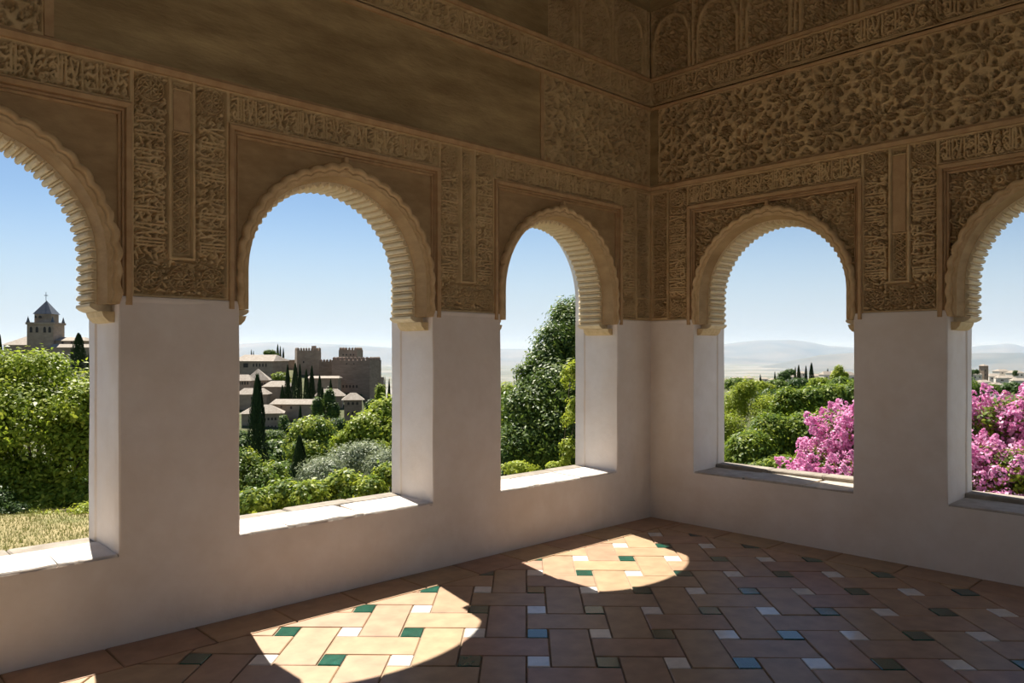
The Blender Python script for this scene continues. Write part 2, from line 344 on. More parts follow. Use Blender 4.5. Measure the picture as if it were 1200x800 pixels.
def window(num, wall, h0, h1, label, ornate, seed, slabs, sillmat, seen=True):
    rnd = random.Random(seed)
    win = empty('window_%d' % num, (0, 0, 0), wall.rotation_euler.z); tag(win, label, kind='structure')
    hc = (h0+h1)/2; hw = (h1-h0)/2
    # body of the arch: face (spandrel) and soffit, thick, up to the frame
    C = arch_curve(hc, RIN+.036, ZBOT, 64)
    def outer(p):
        h, z, a, b = p
        if b <= 0: return (hc+math.copysign(hw, a), z)
        k = min(hw/abs(a) if abs(a) > 1e-6 else 9e9, (2.735-ZARC)/b); return (hc+a*k, ZARC+b*k)
    O = [outer(p) for p in C]
    mb = MB()
    SP = .085 if ornate else .018
    mb.add(*strip([[(p[0], SP, p[1]) for p in C], [(o[0], SP, o[1]) for o in O]], True))
    mb.add(*strip([[(p[0], .0, p[1]) for p in C], [(p[0], TH, p[1]) for p in C]]))
    mb.add(*strip([[(p[0], TH, p[1]) for p in C], [(o[0], TH, o[1]) for o in O]]))
    for k, sg in ((0, 1), (-1, -1)):
        mb.box(min(C[k][0], O[k][0]), max(C[k][0], O[k][0]), 0, TH, ZBOT-.001, ZBOT)
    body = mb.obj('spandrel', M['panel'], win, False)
    if ornate and num < 6:
        hf = HF(h1-h0, 2.735-ZBOT, .0045); q = random.Random(seed+3)
        hf.vines(0, hf.w, 0, hf.h, .019, .0078, .058, q)
        for (u, v, r) in [(.09,.9,.035),(.22,.91,.035),(.1,.78,.04),(.16,.84,.03),(.33,.915,.03),(.45,.925,.025),(.07,.66,.033),(.13,.7,.03),(.06,.55,.028),(.25,.83,.03),(.19,.76,.028)]:
            for uu, sg in ((u*hf.w, 1), ((1-u)*hf.w, -1)):
                hf.spiral((uu, v*hf.h), r, .013, .066, q.uniform(0, 6), 1.25, sg, 16)
        cx = (hf.X[:-1,:-1]+hf.X[1:,1:])/2-hw; cz = (hf.Y[:-1,:-1]+hf.Y[1:,1:])/2+ZBOT-ZARC
        mk = np.where(cz > 0, np.hypot(cx, cz) > .66, np.abs(cx) > .66)
        me = hf.mesh('spandrel_relief', h0, ZBOT, M['stucco'], -.075, mk); link('spandrel_relief', me, win)
    # scalloped rim
    n = 24*9; prof = [(0, -.02), (.0, .020), (.009, .030), (.024, .032), (.032, .024), (.035, .013), (.040, .012), (.044, .017), (.050, .017), (.053, .010), (.069, .008)]
    C2 = arch_curve(hc, ROUT, ZBOT, n); L = 0; S_ = [0]
    for a, b in zip(C2[:-1], C2[1:]): L += math.hypot(b[0]-a[0], b[1]-a[1]); S_.append(L)
    rows = []
    for (d, t) in prof:
        row = []
        for p, s in zip(C2, S_):
            ph = s/L*25; lobe = abs(math.sin(math.pi*ph)); r = -d+.016*(lobe**.8-.75)*(1 if d < .06 else .0)
            tp = .024*max(0, 1-abs(math.acos(max(-1, min(1, p[2])))-math.pi/2)/.35)**1.5*(1-d/.069) if p[3] > 0 else 0
            row.append((p[0]+p[2]*r, -t*(.8+.2*lobe), p[1]+p[3]*r+tp))
        rows.append(row)
    mb = MB(); mb.add(*strip(rows))
    for k in (0, -1): mb.add([r[k] for r in rows]+[(rows[-1][k][0], .02, rows[-1][k][2])], [tuple(range(len(rows)+1)) if k == 0 else tuple(range(len(rows), -1, -1))])
    mb.obj('arch_rim', M['rim'], win, True)
    # smooth reveal between rim and ribs
    rows = [[(p[0], w, p[1]) for p in arch_curve(hc, r, ZBOT, 64)] for r, w in ((.646, -.005), (.640, .03), (.620, .1))]
    mb = MB(); mb.add(*strip(rows)); mb.obj('arch_reveal', M['panel'], win, True)
    # ribs
    for k in range(NR):
        link('soffit_rib', RIB, win, (hc, 0, ZARC), (0, (k+.5)*DA-math.pi/2, 0))
    for sg in (-1, 1):
        for k in range(4): link('soffit_rib', RIBS, win, (hc, 0, ZARC-.003-k*RIN*DA), scale=(sg, 1, 1))
        # springer block with a hollow curve, and the corbel under it
        zt = ZARC-.003-4*RIN*DA; x = lambda a: hc+sg*a
        pts = [(RIN-.024, zt), (RIN-.026, zt-.014), (RIN-.010, zt-.028), (RIN+.014, ZBOT-.035), (hw+.01, ZBOT-.035), (hw+.01, zt)]
        V = [(x(a), .105, z) for a, z in pts]+[(x(a), TH-.002, z) for a, z in pts]; n7 = len(pts)
        F = [tuple(range(n7)), tuple(range(2*n7-1, n7-1, -1))]+[(i, n7+i, n7+(i+1) % n7, (i+1) % n7) for i in range(n7)]
        o = MB().add(V, F if sg > 0 else [f[::-1] for f in F]).obj('springer', M['rib'], win); 
        pts = [(RIN+.016, ZBOT-.037), (RIN+.026, ZBOT-.065), (RIN+.05, ZBOT-.09), (hw+.01, ZBOT-.095), (hw+.01, ZBOT-.037)]
        n5 = len(pts); V = [(x(a), .045, z) for a, z in pts]+[(x(a), TH-.03, z) for a, z in pts]
        F = [tuple(range(n5)), tuple(range(2*n5-1, n5-1, -1))]+[(i, n5+i, n5+(i+1) % n5, (i+1) % n5) for i in range(n5)]
        MB().add(V, F if sg > 0 else [f[::-1] for f in F]).obj('corbel', M['corbel'], win)
    # rectangular frame (alfiz) with stepped section, three sides
    prof = [(0, -.1), (0, -.006), (.007, .0), (.010, -.012), (.015, -.012), (.018, .004), (.024, .004), (.027, -.006), (.031, -.006), (.034, .020), (.055, .026), (FRW, .022), (FRW, -.1)]
    rows = []
    for d, t in prof: rows.append([(h0-d, -t, ZBOT-.003), (h0-d, -t, 2.735+d*1.05), (h1+d, -t, 2.735+d*1.05), (h1+d, -t, ZBOT-.003)])
    mb = MB(); mb.add(*strip(rows, True))
    for k in (0, 3): mb.add([r[k] for r in rows], [tuple(range(len(rows)))])
    mb.obj('rectangular_frame', M['mould'], win)
    MB().cbox(hc-.016, hc+.016, -.026, .02, 2.66, 2.742, .006).obj('crown_knot', M['mould'], win)
    for hh in (h0+.004, h1-.004): MB().cbox(hh-.013, hh+.013, -.022, .02, 2.02, 2.05, .005).obj('side_knot', M['mould'], win)
    # outer layer: wider arch in white plaster
    C3 = arch_curve(hc, hw-.012, ZBOT-.06, 48); mb = MB()
    top = [(min(max(p[0]+(p[2]*9 if p[3] > 0 else math.copysign(.2, p[2])), h0-.2), h1+.2), 2.95 if p[3] > .05 else p[1]) for p in C3]
    for w, fl in ((TH+.001, True), (THO, False)): mb.add(*strip([[(p[0], w, p[1]) for p in C3], [(q[0], w, q[1]) for q in top]], fl))
    mb.add(*strip([[(p[0], TH, p[1]) for p in C3], [(p[0], THO, p[1]) for p in C3]]))
    mb.obj('outer_arch', M['plaster_out'], win)
    # sill: slabs with chipped front edges, and the outer ledge
    cuts = [h0+.002]+[h0+(h1-h0)*c for c in slabs]+[h1-.002]
    for a, b in zip(cuts[:-1], cuts[1:]):
        m_ = 12; fr = [a+.003+(b-a-.006)*i/m_ for i in range(m_+1)]; sk = rnd.uniform(-.03, .03) if a > h0+.01 else 0; zt = SILL+.014+rnd.uniform(-.003, .003)
        f0 = [(h, -.006+.010*noise.noise((h*9, seed, 0))+(.012 if rnd.random() < .12 else 0), SILL-.012) for h in fr]
        f1 = [(h, y, zt-.006) for h, y, z in f0]; f2 = [(h, y+.006, zt+.004*noise.noise((h*4, seed, 2))) for h, y, z in f0]
        bk = [(h+sk*(1-abs(2*i/m_-1)*0), TH-.02, zt+.004+.003*noise.noise((h*4, seed, 5))) for i, h in enumerate(fr)]
        bk = [(min(max(p[0], h0+.002), h1-.002), p[1], p[2]) for p in bk]
        mb = MB(); mb.add(*strip([f0, f1, f2, bk])); rows = [f0, f1, f2, bk]
        for k, fl in ((0, False), (-1, True)):
            e = [r[k] for r in rows]+[(rows[-1][k][0], TH-.02, SILL-.012)]; mb.add(e, [tuple(range(5))[::-1] if not fl else tuple(range(5))])
        mb.obj('sill_slab', M[sillmat], win)
    up = .012 if sillmat == 'marble' else .045
    cuts = [h0, h0+(h1-h0)*.37, h0+(h1-h0)*.71, h1]
    for a, b in zip(cuts[:-1], cuts[1:]):
        MB().cbox(a+.002, b-.002, TH-.018+rnd.uniform(0, .006), THO+.03, SILL-.02, SILL+up+rnd.uniform(0, .008), .008).obj('sill_ledge', M['ledge'], win)
    return win
LBL = ['narrow right-hand arch of the left arcade, a dark green tree behind it', 'middle arch of the left arcade, overlooking the brick fortress', 'leftmost arch of the left arcade, cut by the photo edge, church tower beyond']
for k, (a, b) in enumerate(LEFT_OPEN): window(k+1, WL, a, b, LBL[k], False, 11+k, [(.30, .66), (.22, .60), (.42, .8)][k], 'marble')
RBL = ['arch of the right arcade next to the corner, mountains and pink blossom beyond', 'arch of the right arcade at the photo edge, filled with pink blossom', 'third arch of the right arcade, beyond the photo edge']
for k, (a, b) in enumerate(RIGHT_OPEN): window(k+4, WR, a, b, RBL[k], True, 31+k, [(.34, .72), (.45,), (.5,)][k], 'greystone')

# ------------------------------------------------------------------ wall above: solid core, carved panels, mouldings
def core(name, wall, ha, hb, opens):
    mb = MB(); P = sorted(x for ab in opens for x in ab); P = [ha]+P+[hb]
    for a, b in zip(P[::2], P[1::2]): mb.box(a, b, .1, THO, ZST-.01, 2.735)
    mb.box(ha, hb, .1, THO, 2.734, ZCEIL+.1)
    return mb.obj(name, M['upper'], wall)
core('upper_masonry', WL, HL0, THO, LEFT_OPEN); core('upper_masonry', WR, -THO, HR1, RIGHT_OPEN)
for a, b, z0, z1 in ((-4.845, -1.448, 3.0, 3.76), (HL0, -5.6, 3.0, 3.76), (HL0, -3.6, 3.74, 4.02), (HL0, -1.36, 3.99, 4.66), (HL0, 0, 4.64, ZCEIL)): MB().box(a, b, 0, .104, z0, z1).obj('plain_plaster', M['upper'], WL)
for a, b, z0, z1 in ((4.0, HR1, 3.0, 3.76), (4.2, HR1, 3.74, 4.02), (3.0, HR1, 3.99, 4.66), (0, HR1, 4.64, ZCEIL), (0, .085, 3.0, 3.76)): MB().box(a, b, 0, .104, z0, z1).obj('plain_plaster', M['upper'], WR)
MEDC = {}
def medallions(hf, wall_panel, ha, z0, spots, T):
    for (x, y, r) in spots:
        k = round(r, 3)
        if k not in MEDC:
            R = r*1.12; m = HF(2*R, 2*R, .0036); m.medallion((R, R), r, T); m.H += .003
            c = (np.hypot((m.X[:-1,:-1]+m.X[1:,1:])/2-R, (m.Y[:-1,:-1]+m.Y[1:,1:])/2-R) < R); MEDC[k] = (m.mesh('medallion', -R, -R, M['stucco'], -.068, c), R)
        link('medallion', MEDC[k][0], wall_panel, (ha+x, 0, z0+y))
def clear(hf, spots):
    for (x, y, r) in spots: hf.H[np.hypot(hf.X-x, hf.Y-y) < r*1.08] = 0
def pier_panel(wall, ha, hb, seed, niche=None, corner=0):
    rnd = random.Random(seed); z0 = ZST; hf = HF(hb-ha, 2.985-z0, .0036); W, Hh = hf.w, hf.h
    T = .074; SPT = []
    hf.frame(.005, W-.005, .005, Hh-.003, .014, T*.98)
    if corner == 0:
        cw = .146; c0 = (W-cw)/2; c1 = c0+cw; zb = .205
        sw = c0-.03
        for x0, fl in ((.018, False), (c1+.012, True)):
            hf.text(x0, .225, sw, Hh-.225-sw*1.12, .0125, T, True, fl, .8)
            hf.vines(x0-.008, x0+sw+.006, .198, Hh-sw*1.1, .0165, .0088, T*.93, rnd)
            SPT.append((x0+sw/2, Hh-sw*.53, sw*.44)); hf.vines(x0, x0+sw, Hh-sw*1.05, Hh-.01, .0165, .0085, T*.93, rnd)
        hf.frame(c0+.009, c1-.009, zb+.01, Hh+.02, .018, T*1.06); hf.frame(c0+.03, c1-.03, zb+.035, Hh-.02, .008, T*.8)
        i0, i1 = c0+.036, c1-.036
        for k in range(int((Hh-zb-.06)/.05)):
            y = zb+.065+k*.05; m = (i0+i1)/2
            hf.line([(i0, y), (m, y+.025), (i1, y), (m, y-.025), (i0, y)], .008, T*.75); hf.ring((m, y), .009, .007, T*.75, 8)
            hf.spiral((i0+.012, y+.025), .011, .006, T*.7, 0, 1, 1, 8); hf.spiral((i1-.012, y+.025), .011, .006, T*.7, 3.1, 1, -1, 8)
        if niche:
            MB().cbox(ha+c0+.026, ha+c1-.026, -.001, .06, niche[0]+.006, niche[1]-.006, .004).obj('niche_plate', M['mould'], wall)
            m = (hf.X > c0+.024) & (hf.X < c1-.024) & (hf.Y > niche[0]-z0) & (hf.Y < niche[1]-z0); hf.H[m] = T*.72
            hf.frame(c0+.024, c1-.024, niche[0]-z0, niche[1]-z0, .008, T)
        zc = .105
        for fx in (.17, .5, .83): SPT.append((W*fx, zc, .068))
        hf.vines(.015, W-.015, .015, .195, .0165, .0088, T*.93, rnd)
    else:
        st = [(.07, .075)] if corner < 0 else [(.12, .075)]
        a = .02 if corner < 0 else W-.20; sw = .18
        b0, b1 = (.215, W-.02) if corner < 0 else (.02, W-.215)
        hf.text(a, .21, sw, Hh-.21-sw*1.1, .0125, T, True, corner < 0, .8); hf.vines(a, a+sw, .2, Hh-sw, .0165, .0088, T*.93, rnd)
        SPT.append((a+sw/2, Hh-sw*.53, sw*.43)); hf.vines(a, a+sw, Hh-sw, Hh, .0165, .0085, T*.93, rnd)
        SPT.append((a+sw/2, .1, .07)); hf.vines(a, a+sw, .015, .19, .0165, .0088, T*.93, rnd)
        hf.frame(b0, b1, .02, Hh-.02, .014, T*1.04); hf.line([(b0, .2), (b1, .2)], .012, T)
        hf.vines(b0+.01, b1-.01, .03, Hh-.03, .015, .007, T*.93, rnd); SPT.append(((b0+b1)/2, .1, .06))
    clear(hf, SPT); hf.H += .003
    o = link('stucco_panel', hf.mesh('stucco_panel', ha, z0, M['stucco']), wall); medallions(hf, o, ha, z0, SPT, T); return o
def frieze(wall, ha, hb, seed):
    rnd = random.Random(seed); z0 = 2.806; hf = HF(hb-ha, 2.985-z0, .0036); T = .074
    hf.text(.01, .016, hf.h-.034, hf.w-.02, .0140, T, sx=.95); hf.vines(.01, hf.w-.01, .012, hf.h-.012, .0165, .0088, T*.93, rnd)
    hf.frame(.004, hf.w-.004, .004, hf.h-.003, .012, T*.98); hf.H += .003
    return link('inscription_band', hf.mesh('inscription_band', ha, z0, M['stucco']), wall)
for k, (a, b) in enumerate(LEFT_OPEN):
    frieze(WL, a-FRW, b+FRW, 50+k)
    if k < 2: pier_panel(WL, a-PIER+FRW, a-FRW, 60+k, (2.70, 2.93) if k == 1 else None)
    else: MB().box(a-PIER-.6, a-FRW, 0, .104, ZST, 3.0).obj('plain_plaster', M['stucco'], WL)
pier_panel(WL, -CL+FRW, -.0, 70, None, -1)
for k, (a, b) in enumerate(RIGHT_OPEN):
    if k == 2: MB().box(a-FRW, b+FRW, 0, .104, 2.80, 3.0).box(b+FRW, HR1, 0, .104, ZST, 3.0).obj('plain_plaster', M['stucco'], WR); continue
    frieze(WR, a-FRW, b+FRW, 80+k)
    pier_panel(WR, b+FRW, b+PIER-FRW, 90+k, (2.365, 2.925))
pier_panel(WR, .0, CR-FRW, 97, None, 1)
def moulding(wall, name, ha, hb, z, prof, mat):
    V, F = strip([[(ha, -t, z+d), (hb, -t, z+d)] for d, t in prof], False); return MB().add(V, F).obj(name, mat, wall)
P1 = [(-.018, 0), (-.015, .022), (0, .03), (.012, .034), (.022, .028), (.024, .016), (.034, .012), (.036, 0)]
for wall, a, b in ((WL, HL0, 0), (WR, 0, HR1)):
    moulding(wall, 'cornice_moulding', a, b, 3.003, P1, M['mould'])
    moulding(wall, 'cornice_moulding', a, b, 3.735, [(-.01, 0), (-.008, .018), (.01, .024), (.02, .016), (.022, 0)], M['mould'])
    moulding(wall, 'cornice_moulding', a, b, 4.0, [(-.012, 0), (-.01, .02), (.012, .026), (.022, .018), (.024, 0)], M['mould'])
    ops = LEFT_OPEN if wall is WL else RIGHT_OPEN; P = sorted(x for ab in ops for x in ab); P = [a]+P+[b]
    for u, v in zip(P[::2], P[1::2]): moulding(wall, 'plaster_lip', u+.012, v-.012, ZST-.004, [(-.03, .010), (-.012, .014), (0, .013), (.004, .002)], M['plaster'])
# interlaced star panels
def star_panel(wall, ha, hb, seed):
    """raised straps around sunk almonds, kites and stars"""
    z0, z1 = 3.03, 3.735; hf = HF(hb-ha, z1-z0, .0065); p = .3525; T = .072
    U = hf.X-(hf.w/2 if hf.w < 2 else .17); V_ = hf.Y; H = np.full_like(hf.H, T)
    rg = np.random.default_rng(seed); nz = rg.normal(0, 1, H.shape); big = rg.normal(0, 1, H.shape)
    for _ in range(3): nz = (nz+np.roll(nz, 1, 0)+np.roll(nz, 1, 1)+np.roll(nz, -1, 0)+np.roll(nz, -1, 1))/5
    for _ in range(30): big = (big+np.roll(big, 2, 0)+np.roll(big, 2, 1)+np.roll(big, -2, 0)+np.roll(big, -2, 1))/5
    U = U+big*.09; V_ = V_+np.roll(big, 37, 1)*.09
    def sink(H, e, k=1., boss=.0): return H-T*k*np.clip(e*3.2, 0, 1)+T*boss*np.clip((e-.55)*4, 0, 1)
    def star(ox, oy, H, nf, ra, la, wa, rk, lk, wk, rc):
        u = (U-ox+p/2) % p-p/2; v = (V_-oy+p/2) % p-p/2; r = np.hypot(u, v); th = np.arctan2(v, u); fo = 2*math.pi/nf
        a = (th+fo/2) % fo-fo/2; x = r*np.cos(a); y = np.abs(r*np.sin(a))
        H = sink(H, 1-np.abs((x-ra)/la)**1.6-(y/wa)**1.5, .9, .55)
        b = th % fo-fo/2; xb = r*np.cos(b); yb = np.abs(r*np.sin(b))
        H = sink(H, 1-np.abs((xb-rk)/lk)-(yb/wk), .9)
        return sink(H, 1-r/rc*(1+.25*np.cos(nf*th)), .8, .7)
    H = star(0, p/2, H, 8, .098, .056, .026, .153, .034, .026, .032)
    H = star(p/2, 0, H, 4, .052, .032, .020, .045, .02, .016, .018)
    H = np.maximum(H, .003)+nz*.006; hf.H = H; hf.frame(.008, hf.w-.008, .008, hf.h-.008, .018, .072)
    return link('star_panel', hf.mesh('star_panel', ha, z0, M['stucco']), wall)
star_panel(WL, -1.42, -.0, 3); star_panel(WR, .085, 4.0, 4); star_panel(WL, -5.6, -4.88, 5)
MB().box(-1.45, -1.418, -.012, .104, 3.04, 3.72).obj('panel_edge', M['mould'], WL); MB().box(-4.885, -4.845, -.014, .104, 3.04, 3.72).obj('panel_edge', M['mould'], WL)
# upper inscription band
def upper_band(wall, ha, hb, seed):
    rnd = random.Random(seed); z0 = 3.768; hf = HF(hb-ha, .22, .0048); T = .074
    n = max(1, round(hf.w/.62)); p = hf.w/n
    for k in range(n):
        x = k*p; hf.text(x+.05, .045, .155, p-.09, .016, T, sx=.95)
        hf.line([(x+.02, .2), (x+.025, .06), (x+.06, .022), (x+p*.6, .02), (x+p*.9, .03), (x+p*.97, .06)], .012, T); hf.line([(x+.035, .14), (x+.06, .045), (x+p*.55, .04)], .008, T*.8)
    hf.vines(.01, hf.w-.01, .03, .21, .017, .0078, T*.93, rnd); hf.frame(.006, hf.w-.006, .006, .214, .014, T); hf.H += .003
    return link('inscription_band', hf.mesh('upper_inscription_band', ha, z0, M['stucco']), wall)
upper_band(WL, -3.6, -.0, 7); upper_band(WR, .0, 4.2, 8)
# blind arcade of the top storey
def blind_arcade(wall, ha, hb, seed, corner_left):
    rnd = random.Random(seed); z0 = 4.03; hf = HF(hb-ha, .62, .0060); T = .066; st = .47; n = int(hf.w/st)+1
    hf.vines(.01, hf.w-.01, .01, hf.h-.01, .019, .0085, T*.93, rnd)
    for k in range(n):
        x0 = (.02+k*st) if corner_left else hf.w-.02-(k+1)*st; c = x0+.2
        hf.line([(c-.19, .0), (c-.19, .33)], .03, T*1.05); hf.line([(c+.19, .0), (c+.19, .33)], .03, T*1.05)
        hf.ring((c, .34), .175, .03, T*1.1, 18, 0, math.pi); hf.line([(x0+.43, 0), (x0+.43, .6)], .022, T*1.05)
    hf.frame(.006, hf.w-.006, .006, hf.h-.006, .014, T); hf.H += .003
    return link('blind_arcade', hf.mesh('blind_arcade', ha, z0, M['stucco']), wall)
blind_arcade(WL, -1.36, -.0, 9, False); blind_arcade(WR, .0, 3.0, 10, True)

# ------------------------------------------------------------------ rest of the room
XB, YN = HL0, -HR1
MB().box(XB-.3, .5, YN-.3, .5, ZCEIL, ZCEIL+.15).obj('ceiling', M['dark']); tag(bpy.data.objects['ceiling'], 'dark timber ceiling high above the carved walls', kind='structure')
def pierced(name, horiz, pos, a, b, opens, lab, top):
    """plain wall behind the camera; its unseen openings are added and sized for daylight"""
    mb = MB(); P = [a]+[x for o in opens for x in o]+[b]
    def bx(u0, u1, z0, z1):
        if horiz: mb.box(u0, u1, pos-.35, pos, z0, z1)
        else: mb.box(pos-.35, pos, u0, u1, z0, z1)
    for u0, u1 in zip(P[::2], P[1::2]): bx(u0, u1, 0, top)
    bx(a, b, top, ZCEIL)
    tag(mb.obj(name, M['plaster']), lab, kind='structure')
pierced('wall_near', True, YN, XB, .0, [(-6.6, -4.7), (-4.3, -2.4)], 'plain plaster wall behind the viewer, tall openings added to let light in', 3.2)  # openings invented here, sized to brighten the room from behind
pierced('wall_back', False, XB, YN, .0, [(-5.2, -4.0)], 'plain plaster end wall with an opening added to let light in', 2.6)  # invented opening, sized for the light it lets in

M['reflector'] = noisy('pale_bounce_ground', (.55,.49,.40), (.66,.60,.50), 1.5, .9, .1, 20)
o = MB().box(-40, 0, YN-40, YN-.36, -.2, -.03).box(-40, XB-.36, YN-.36, .4, -.2, -.03).obj('bounce_ground', M['reflector']); tag(o, 'pale sunlit paving ground behind the viewer, added to bounce light in', 'reflector', kind='structure')  # unseen pale ground, added to bounce sunlight into the room
# ------------------------------------------------------------------ floor of terracotta with glazed insets
FL = MB().box(XB, 0, YN, 0, -.15, -.007).obj('floor', M['mortar']); tag(FL, 'terracotta floor with small glazed white and green tiles, sunlit in patches', kind='structure')
TA = YAW-R_(1.08); TF = (math.cos(TA), math.sin(TA)); TR = (math.sin(TA), -math.cos(TA))
def tw(q, g): return (CAM.x+TR[0]*q+TF[0]*g, CAM.y+TR[1]*q+TF[1]*g)
BW_L, BW_R, GAP = .318, .305, .008
def clip(poly, nx, ny, c):
    out = []
    for i in range(len(poly)):
        a, b = poly[i], poly[(i+1) % len(poly)]; da = nx*a[0]+ny*a[1]-c; db = nx*b[0]+ny*b[1]-c
        if da <= 0: out.append(a)
        if (da < 0 < db) or (db < 0 < da): t = da/(da-db); out.append((a[0]+(b[0]-a[0])*t, a[1]+(b[1]-a[1])*t))
    return out
def area(P): return .5*abs(sum(P[i][0]*P[(i+1) % len(P)][1]-P[(i+1) % len(P)][0]*P[i][1] for i in range(len(P))))
def tile_geo(P, dz, tilt=(0, 0)):
    if sum(P[i][0]*P[(i+1) % len(P)][1]-P[(i+1) % len(P)][0]*P[i][1] for i in range(len(P))) < 0: P = P[::-1]
    n = len(P); cx = sum(p[0] for p in P)/n; cyy = sum(p[1] for p in P)/n
    def ins(p, d):
        l = math.hypot(p[0]-cx, p[1]-cyy) or 1; k = max(.2, 1-d*1.4/l); return (cx+(p[0]-cx)*k, cyy+(p[1]-cyy)*k)
    Z = lambda p: dz+tilt[0]*(p[0]-cx)+tilt[1]*(p[1]-cyy)
    a = [(p[0], p[1], -.012) for p in P]; b = [(p[0], p[1], Z(p)-.0035) for p in P]; c = [(*ins(p, .004), Z(p)) for p in P]
    V = a+b+c; F = [tuple(range(2*n, 3*n))]
    for k in (0, n):
        for i in range(n): F.append((k+i, k+(i+1) % n, k+n+(i+1) % n, k+n+i))
    return V, F
def seen(P):
    for x, y in P:
        v = Vector((x, y, 0))-CAM; d = v.dot(FWD)
        if d > .4:
            px = 600+FPX*v.dot(RGT)/d; py = YH+FPX*EYE/d
            if -60 < px < 1260 and py < 860: return True
    return False
LP_, DP_ = .675, .381; VW, IW, HD, ID = .212, .1095, .236, .129; HWD = LP_-VW-2*GAP; VD = HD+2*ID+2*GAP
stuffmb = {'terra_stuff': MB(), 'white_tile': MB(), 'green_tile': MB()}
def place(P, name, mat):
    for nx, ny, c in ((1, 0, -BW_R-GAP), (0, 1, -BW_L-GAP), (-1, 0, -XB-.01), (0, -1, -YN-.01)):
        P = clip(P, nx, ny, c)
        if len(P) < 3: return
    if area(P) < 4e-4: return
    tl = (random.uniform(-.004, .004), random.uniform(-.004, .004)) if mat == 'terra' else (random.uniform(-.012, .012),)*2
    V, F = tile_geo(P, random.uniform(-.0015, .0015), tl)
    if seen(P): MB().add(V, F).obj(name, M[mat], FL)
    else: stuffmb['terra_stuff' if mat == 'terra' else mat].add(V, F)
def rect(q0, q1, g0, g1): return [tw(q0, g0), tw(q1, g0), tw(q1, g1), tw(q0, g1)]
for n in range(-26, 20):
    g = 3.839+n*DP_; q0 = .004+(-LP_/2 if n % 2 == 0 else 0)
    for m in range(-14, 15):
        q = q0+m*LP_
        if math.hypot(q, g) > 12: continue
        place(rect(q, q+HWD, g, g+HD), 'floor_tile', 'terra')
        v = q+HWD+GAP; place(rect(v, v+VW, g-GAP-ID, g+HD+GAP+ID), 'floor_tile', 'terra')
        # insets of the strip beyond this row: white at the head of this row's upright tile, green before the next
        place(rect(v+VW+GAP, v+VW+GAP+IW, g+HD+GAP, g+HD+GAP+ID), 'inset_tile', 'white_tile')
        place(rect(v-GAP-IW, v-GAP, g+HD+GAP, g+HD+GAP+ID), 'inset_tile', 'green_tile')
def border(P, k):
    V, F = tile_geo(P, random.uniform(-.0015, .0015), (0, 0))
    if seen(P): MB().add(V, F).obj('border_tile', M['terra'], FL)
    else: stuffmb['terra_stuff'].add(V, F)
x = -.0
ends = [0]+[-(.09+.4525*k) for k in range(1, 16)]
for k, (a, b) in enumerate(zip(ends[:-1], ends[1:])):
    if b < XB: break
    border([(a-GAP/2, -.002), (b+GAP/2, -.002), (b+GAP/2, -BW_L), (a-GAP/2 if k else -BW_R*.0-GAP/2, -BW_L)], k)
ends = [-BW_L-GAP/2]+[-(.39+.4635*k) for k in range(0, 13)]
for k, (a, b) in enumerate(zip(ends[:-1], ends[1:])):
    if b < YN: break
    border([(-.002, a-GAP/2), (-.002, b+GAP/2), (-BW_R, b+GAP/2), (-BW_R, a-GAP/2)], k)
for k, mb in stuffmb.items():
    if mb.v: o = mb.obj('floor_tiling', M[k], FL); o['kind'] = 'stuff'

# ------------------------------------------------------------------ outside: terrain, mountains, haze
def smooth(a, b, x): t = np.clip((x-a)/(b-a), 0, 1); return t*t*(3-2*t)
def fbm(X, Y, sc, oct=4, seed=0.):
    out = np.zeros_like(X); amp = 1.
    for k in range(oct):
        f = 2**k/sc; a = seed*1.7+k*2.3
        out += amp*(np.sin(X*f*1.0+a+1.3*np.sin(Y*f*.7+a))*np.cos(Y*f*1.1+a*1.9+1.1*np.sin(X*f*.8-a))); amp *= .5
    return out
LPR = np.array([(0,-1.),(14.5,-1.05),(18,-1.9),(40,-7),(90,-20),(160,-37),(230,-34),(262,-27),(300,-21),(340,-15),(390,-9),(440,-6),(490,-12),(640,-50),(1000,-110),(2500,-165),(90000,-175)])
MPR = np.array([(0,-1.),(14.5,-1.05),(18,-1.9),(40,-7),(90,-20),(160,-37),(300,-58),(600,-82),(1000,-115),(2500,-165),(90000,-175)])
RPR = np.array([(0,-1.),(14,-1.3),(40,-6),(100,-22),(400,-72),(680,-38),(900,-31),(1150,-33),(1600,-62),(2600,-130),(5000,-155),(90000,-165)])
def terrain(X, Y):
    X = np.asarray(X, float); Y = np.asarray(Y, float); dx, dy = X-CAM.x, Y-CAM.y
    d = dx*FWD.x+dy*FWD.y; r = dx*RGT.x+dy*RGT.y; rho = np.hypot(d, r); th = np.degrees(np.arctan2(r, d))
    k = smooth(5, 12, th); k2 = smooth(-10.6, -9.2, th); z = (1-k)*((1-k2)*np.interp(rho, LPR[:,0], LPR[:,1])+k2*np.interp(rho, MPR[:,0], MPR[:,1]))+k*np.interp(rho, RPR[:,0], RPR[:,1])
    return z+fbm(X, Y, 60, 4)*np.clip((rho-15)*.012, 0, 2.2)
def gz(p): return float(terrain(p[0], p[1]))
M['ground'] = noisy('garden_soil', (.05,.06,.02), (.12,.115,.05), .8, .95, 0, c2=(.03,.055,.014), s2=.25, amt2=.8)
M['grass'] = leafmat('dry_grass', [(0,(.28,.25,.11)),(.5,(.17,.21,.06)),(1,(.36,.31,.16))], .25, (.35,.35,.1))
M['far'] = noisy('far_plain', (.06,.075,.045), (.20,.18,.135), .0022, .95, 0, detail=9, mid=(.14,.14,.08), c2=(.34,.32,.30), s2=.0016, amt2=.75)
M['mount'] = noisy('mountain_slopes', (.07,.08,.06), (.17,.155,.12), .0011, .95, 0, detail=8, c2=(.25,.22,.18), s2=.0005, amt2=.6)
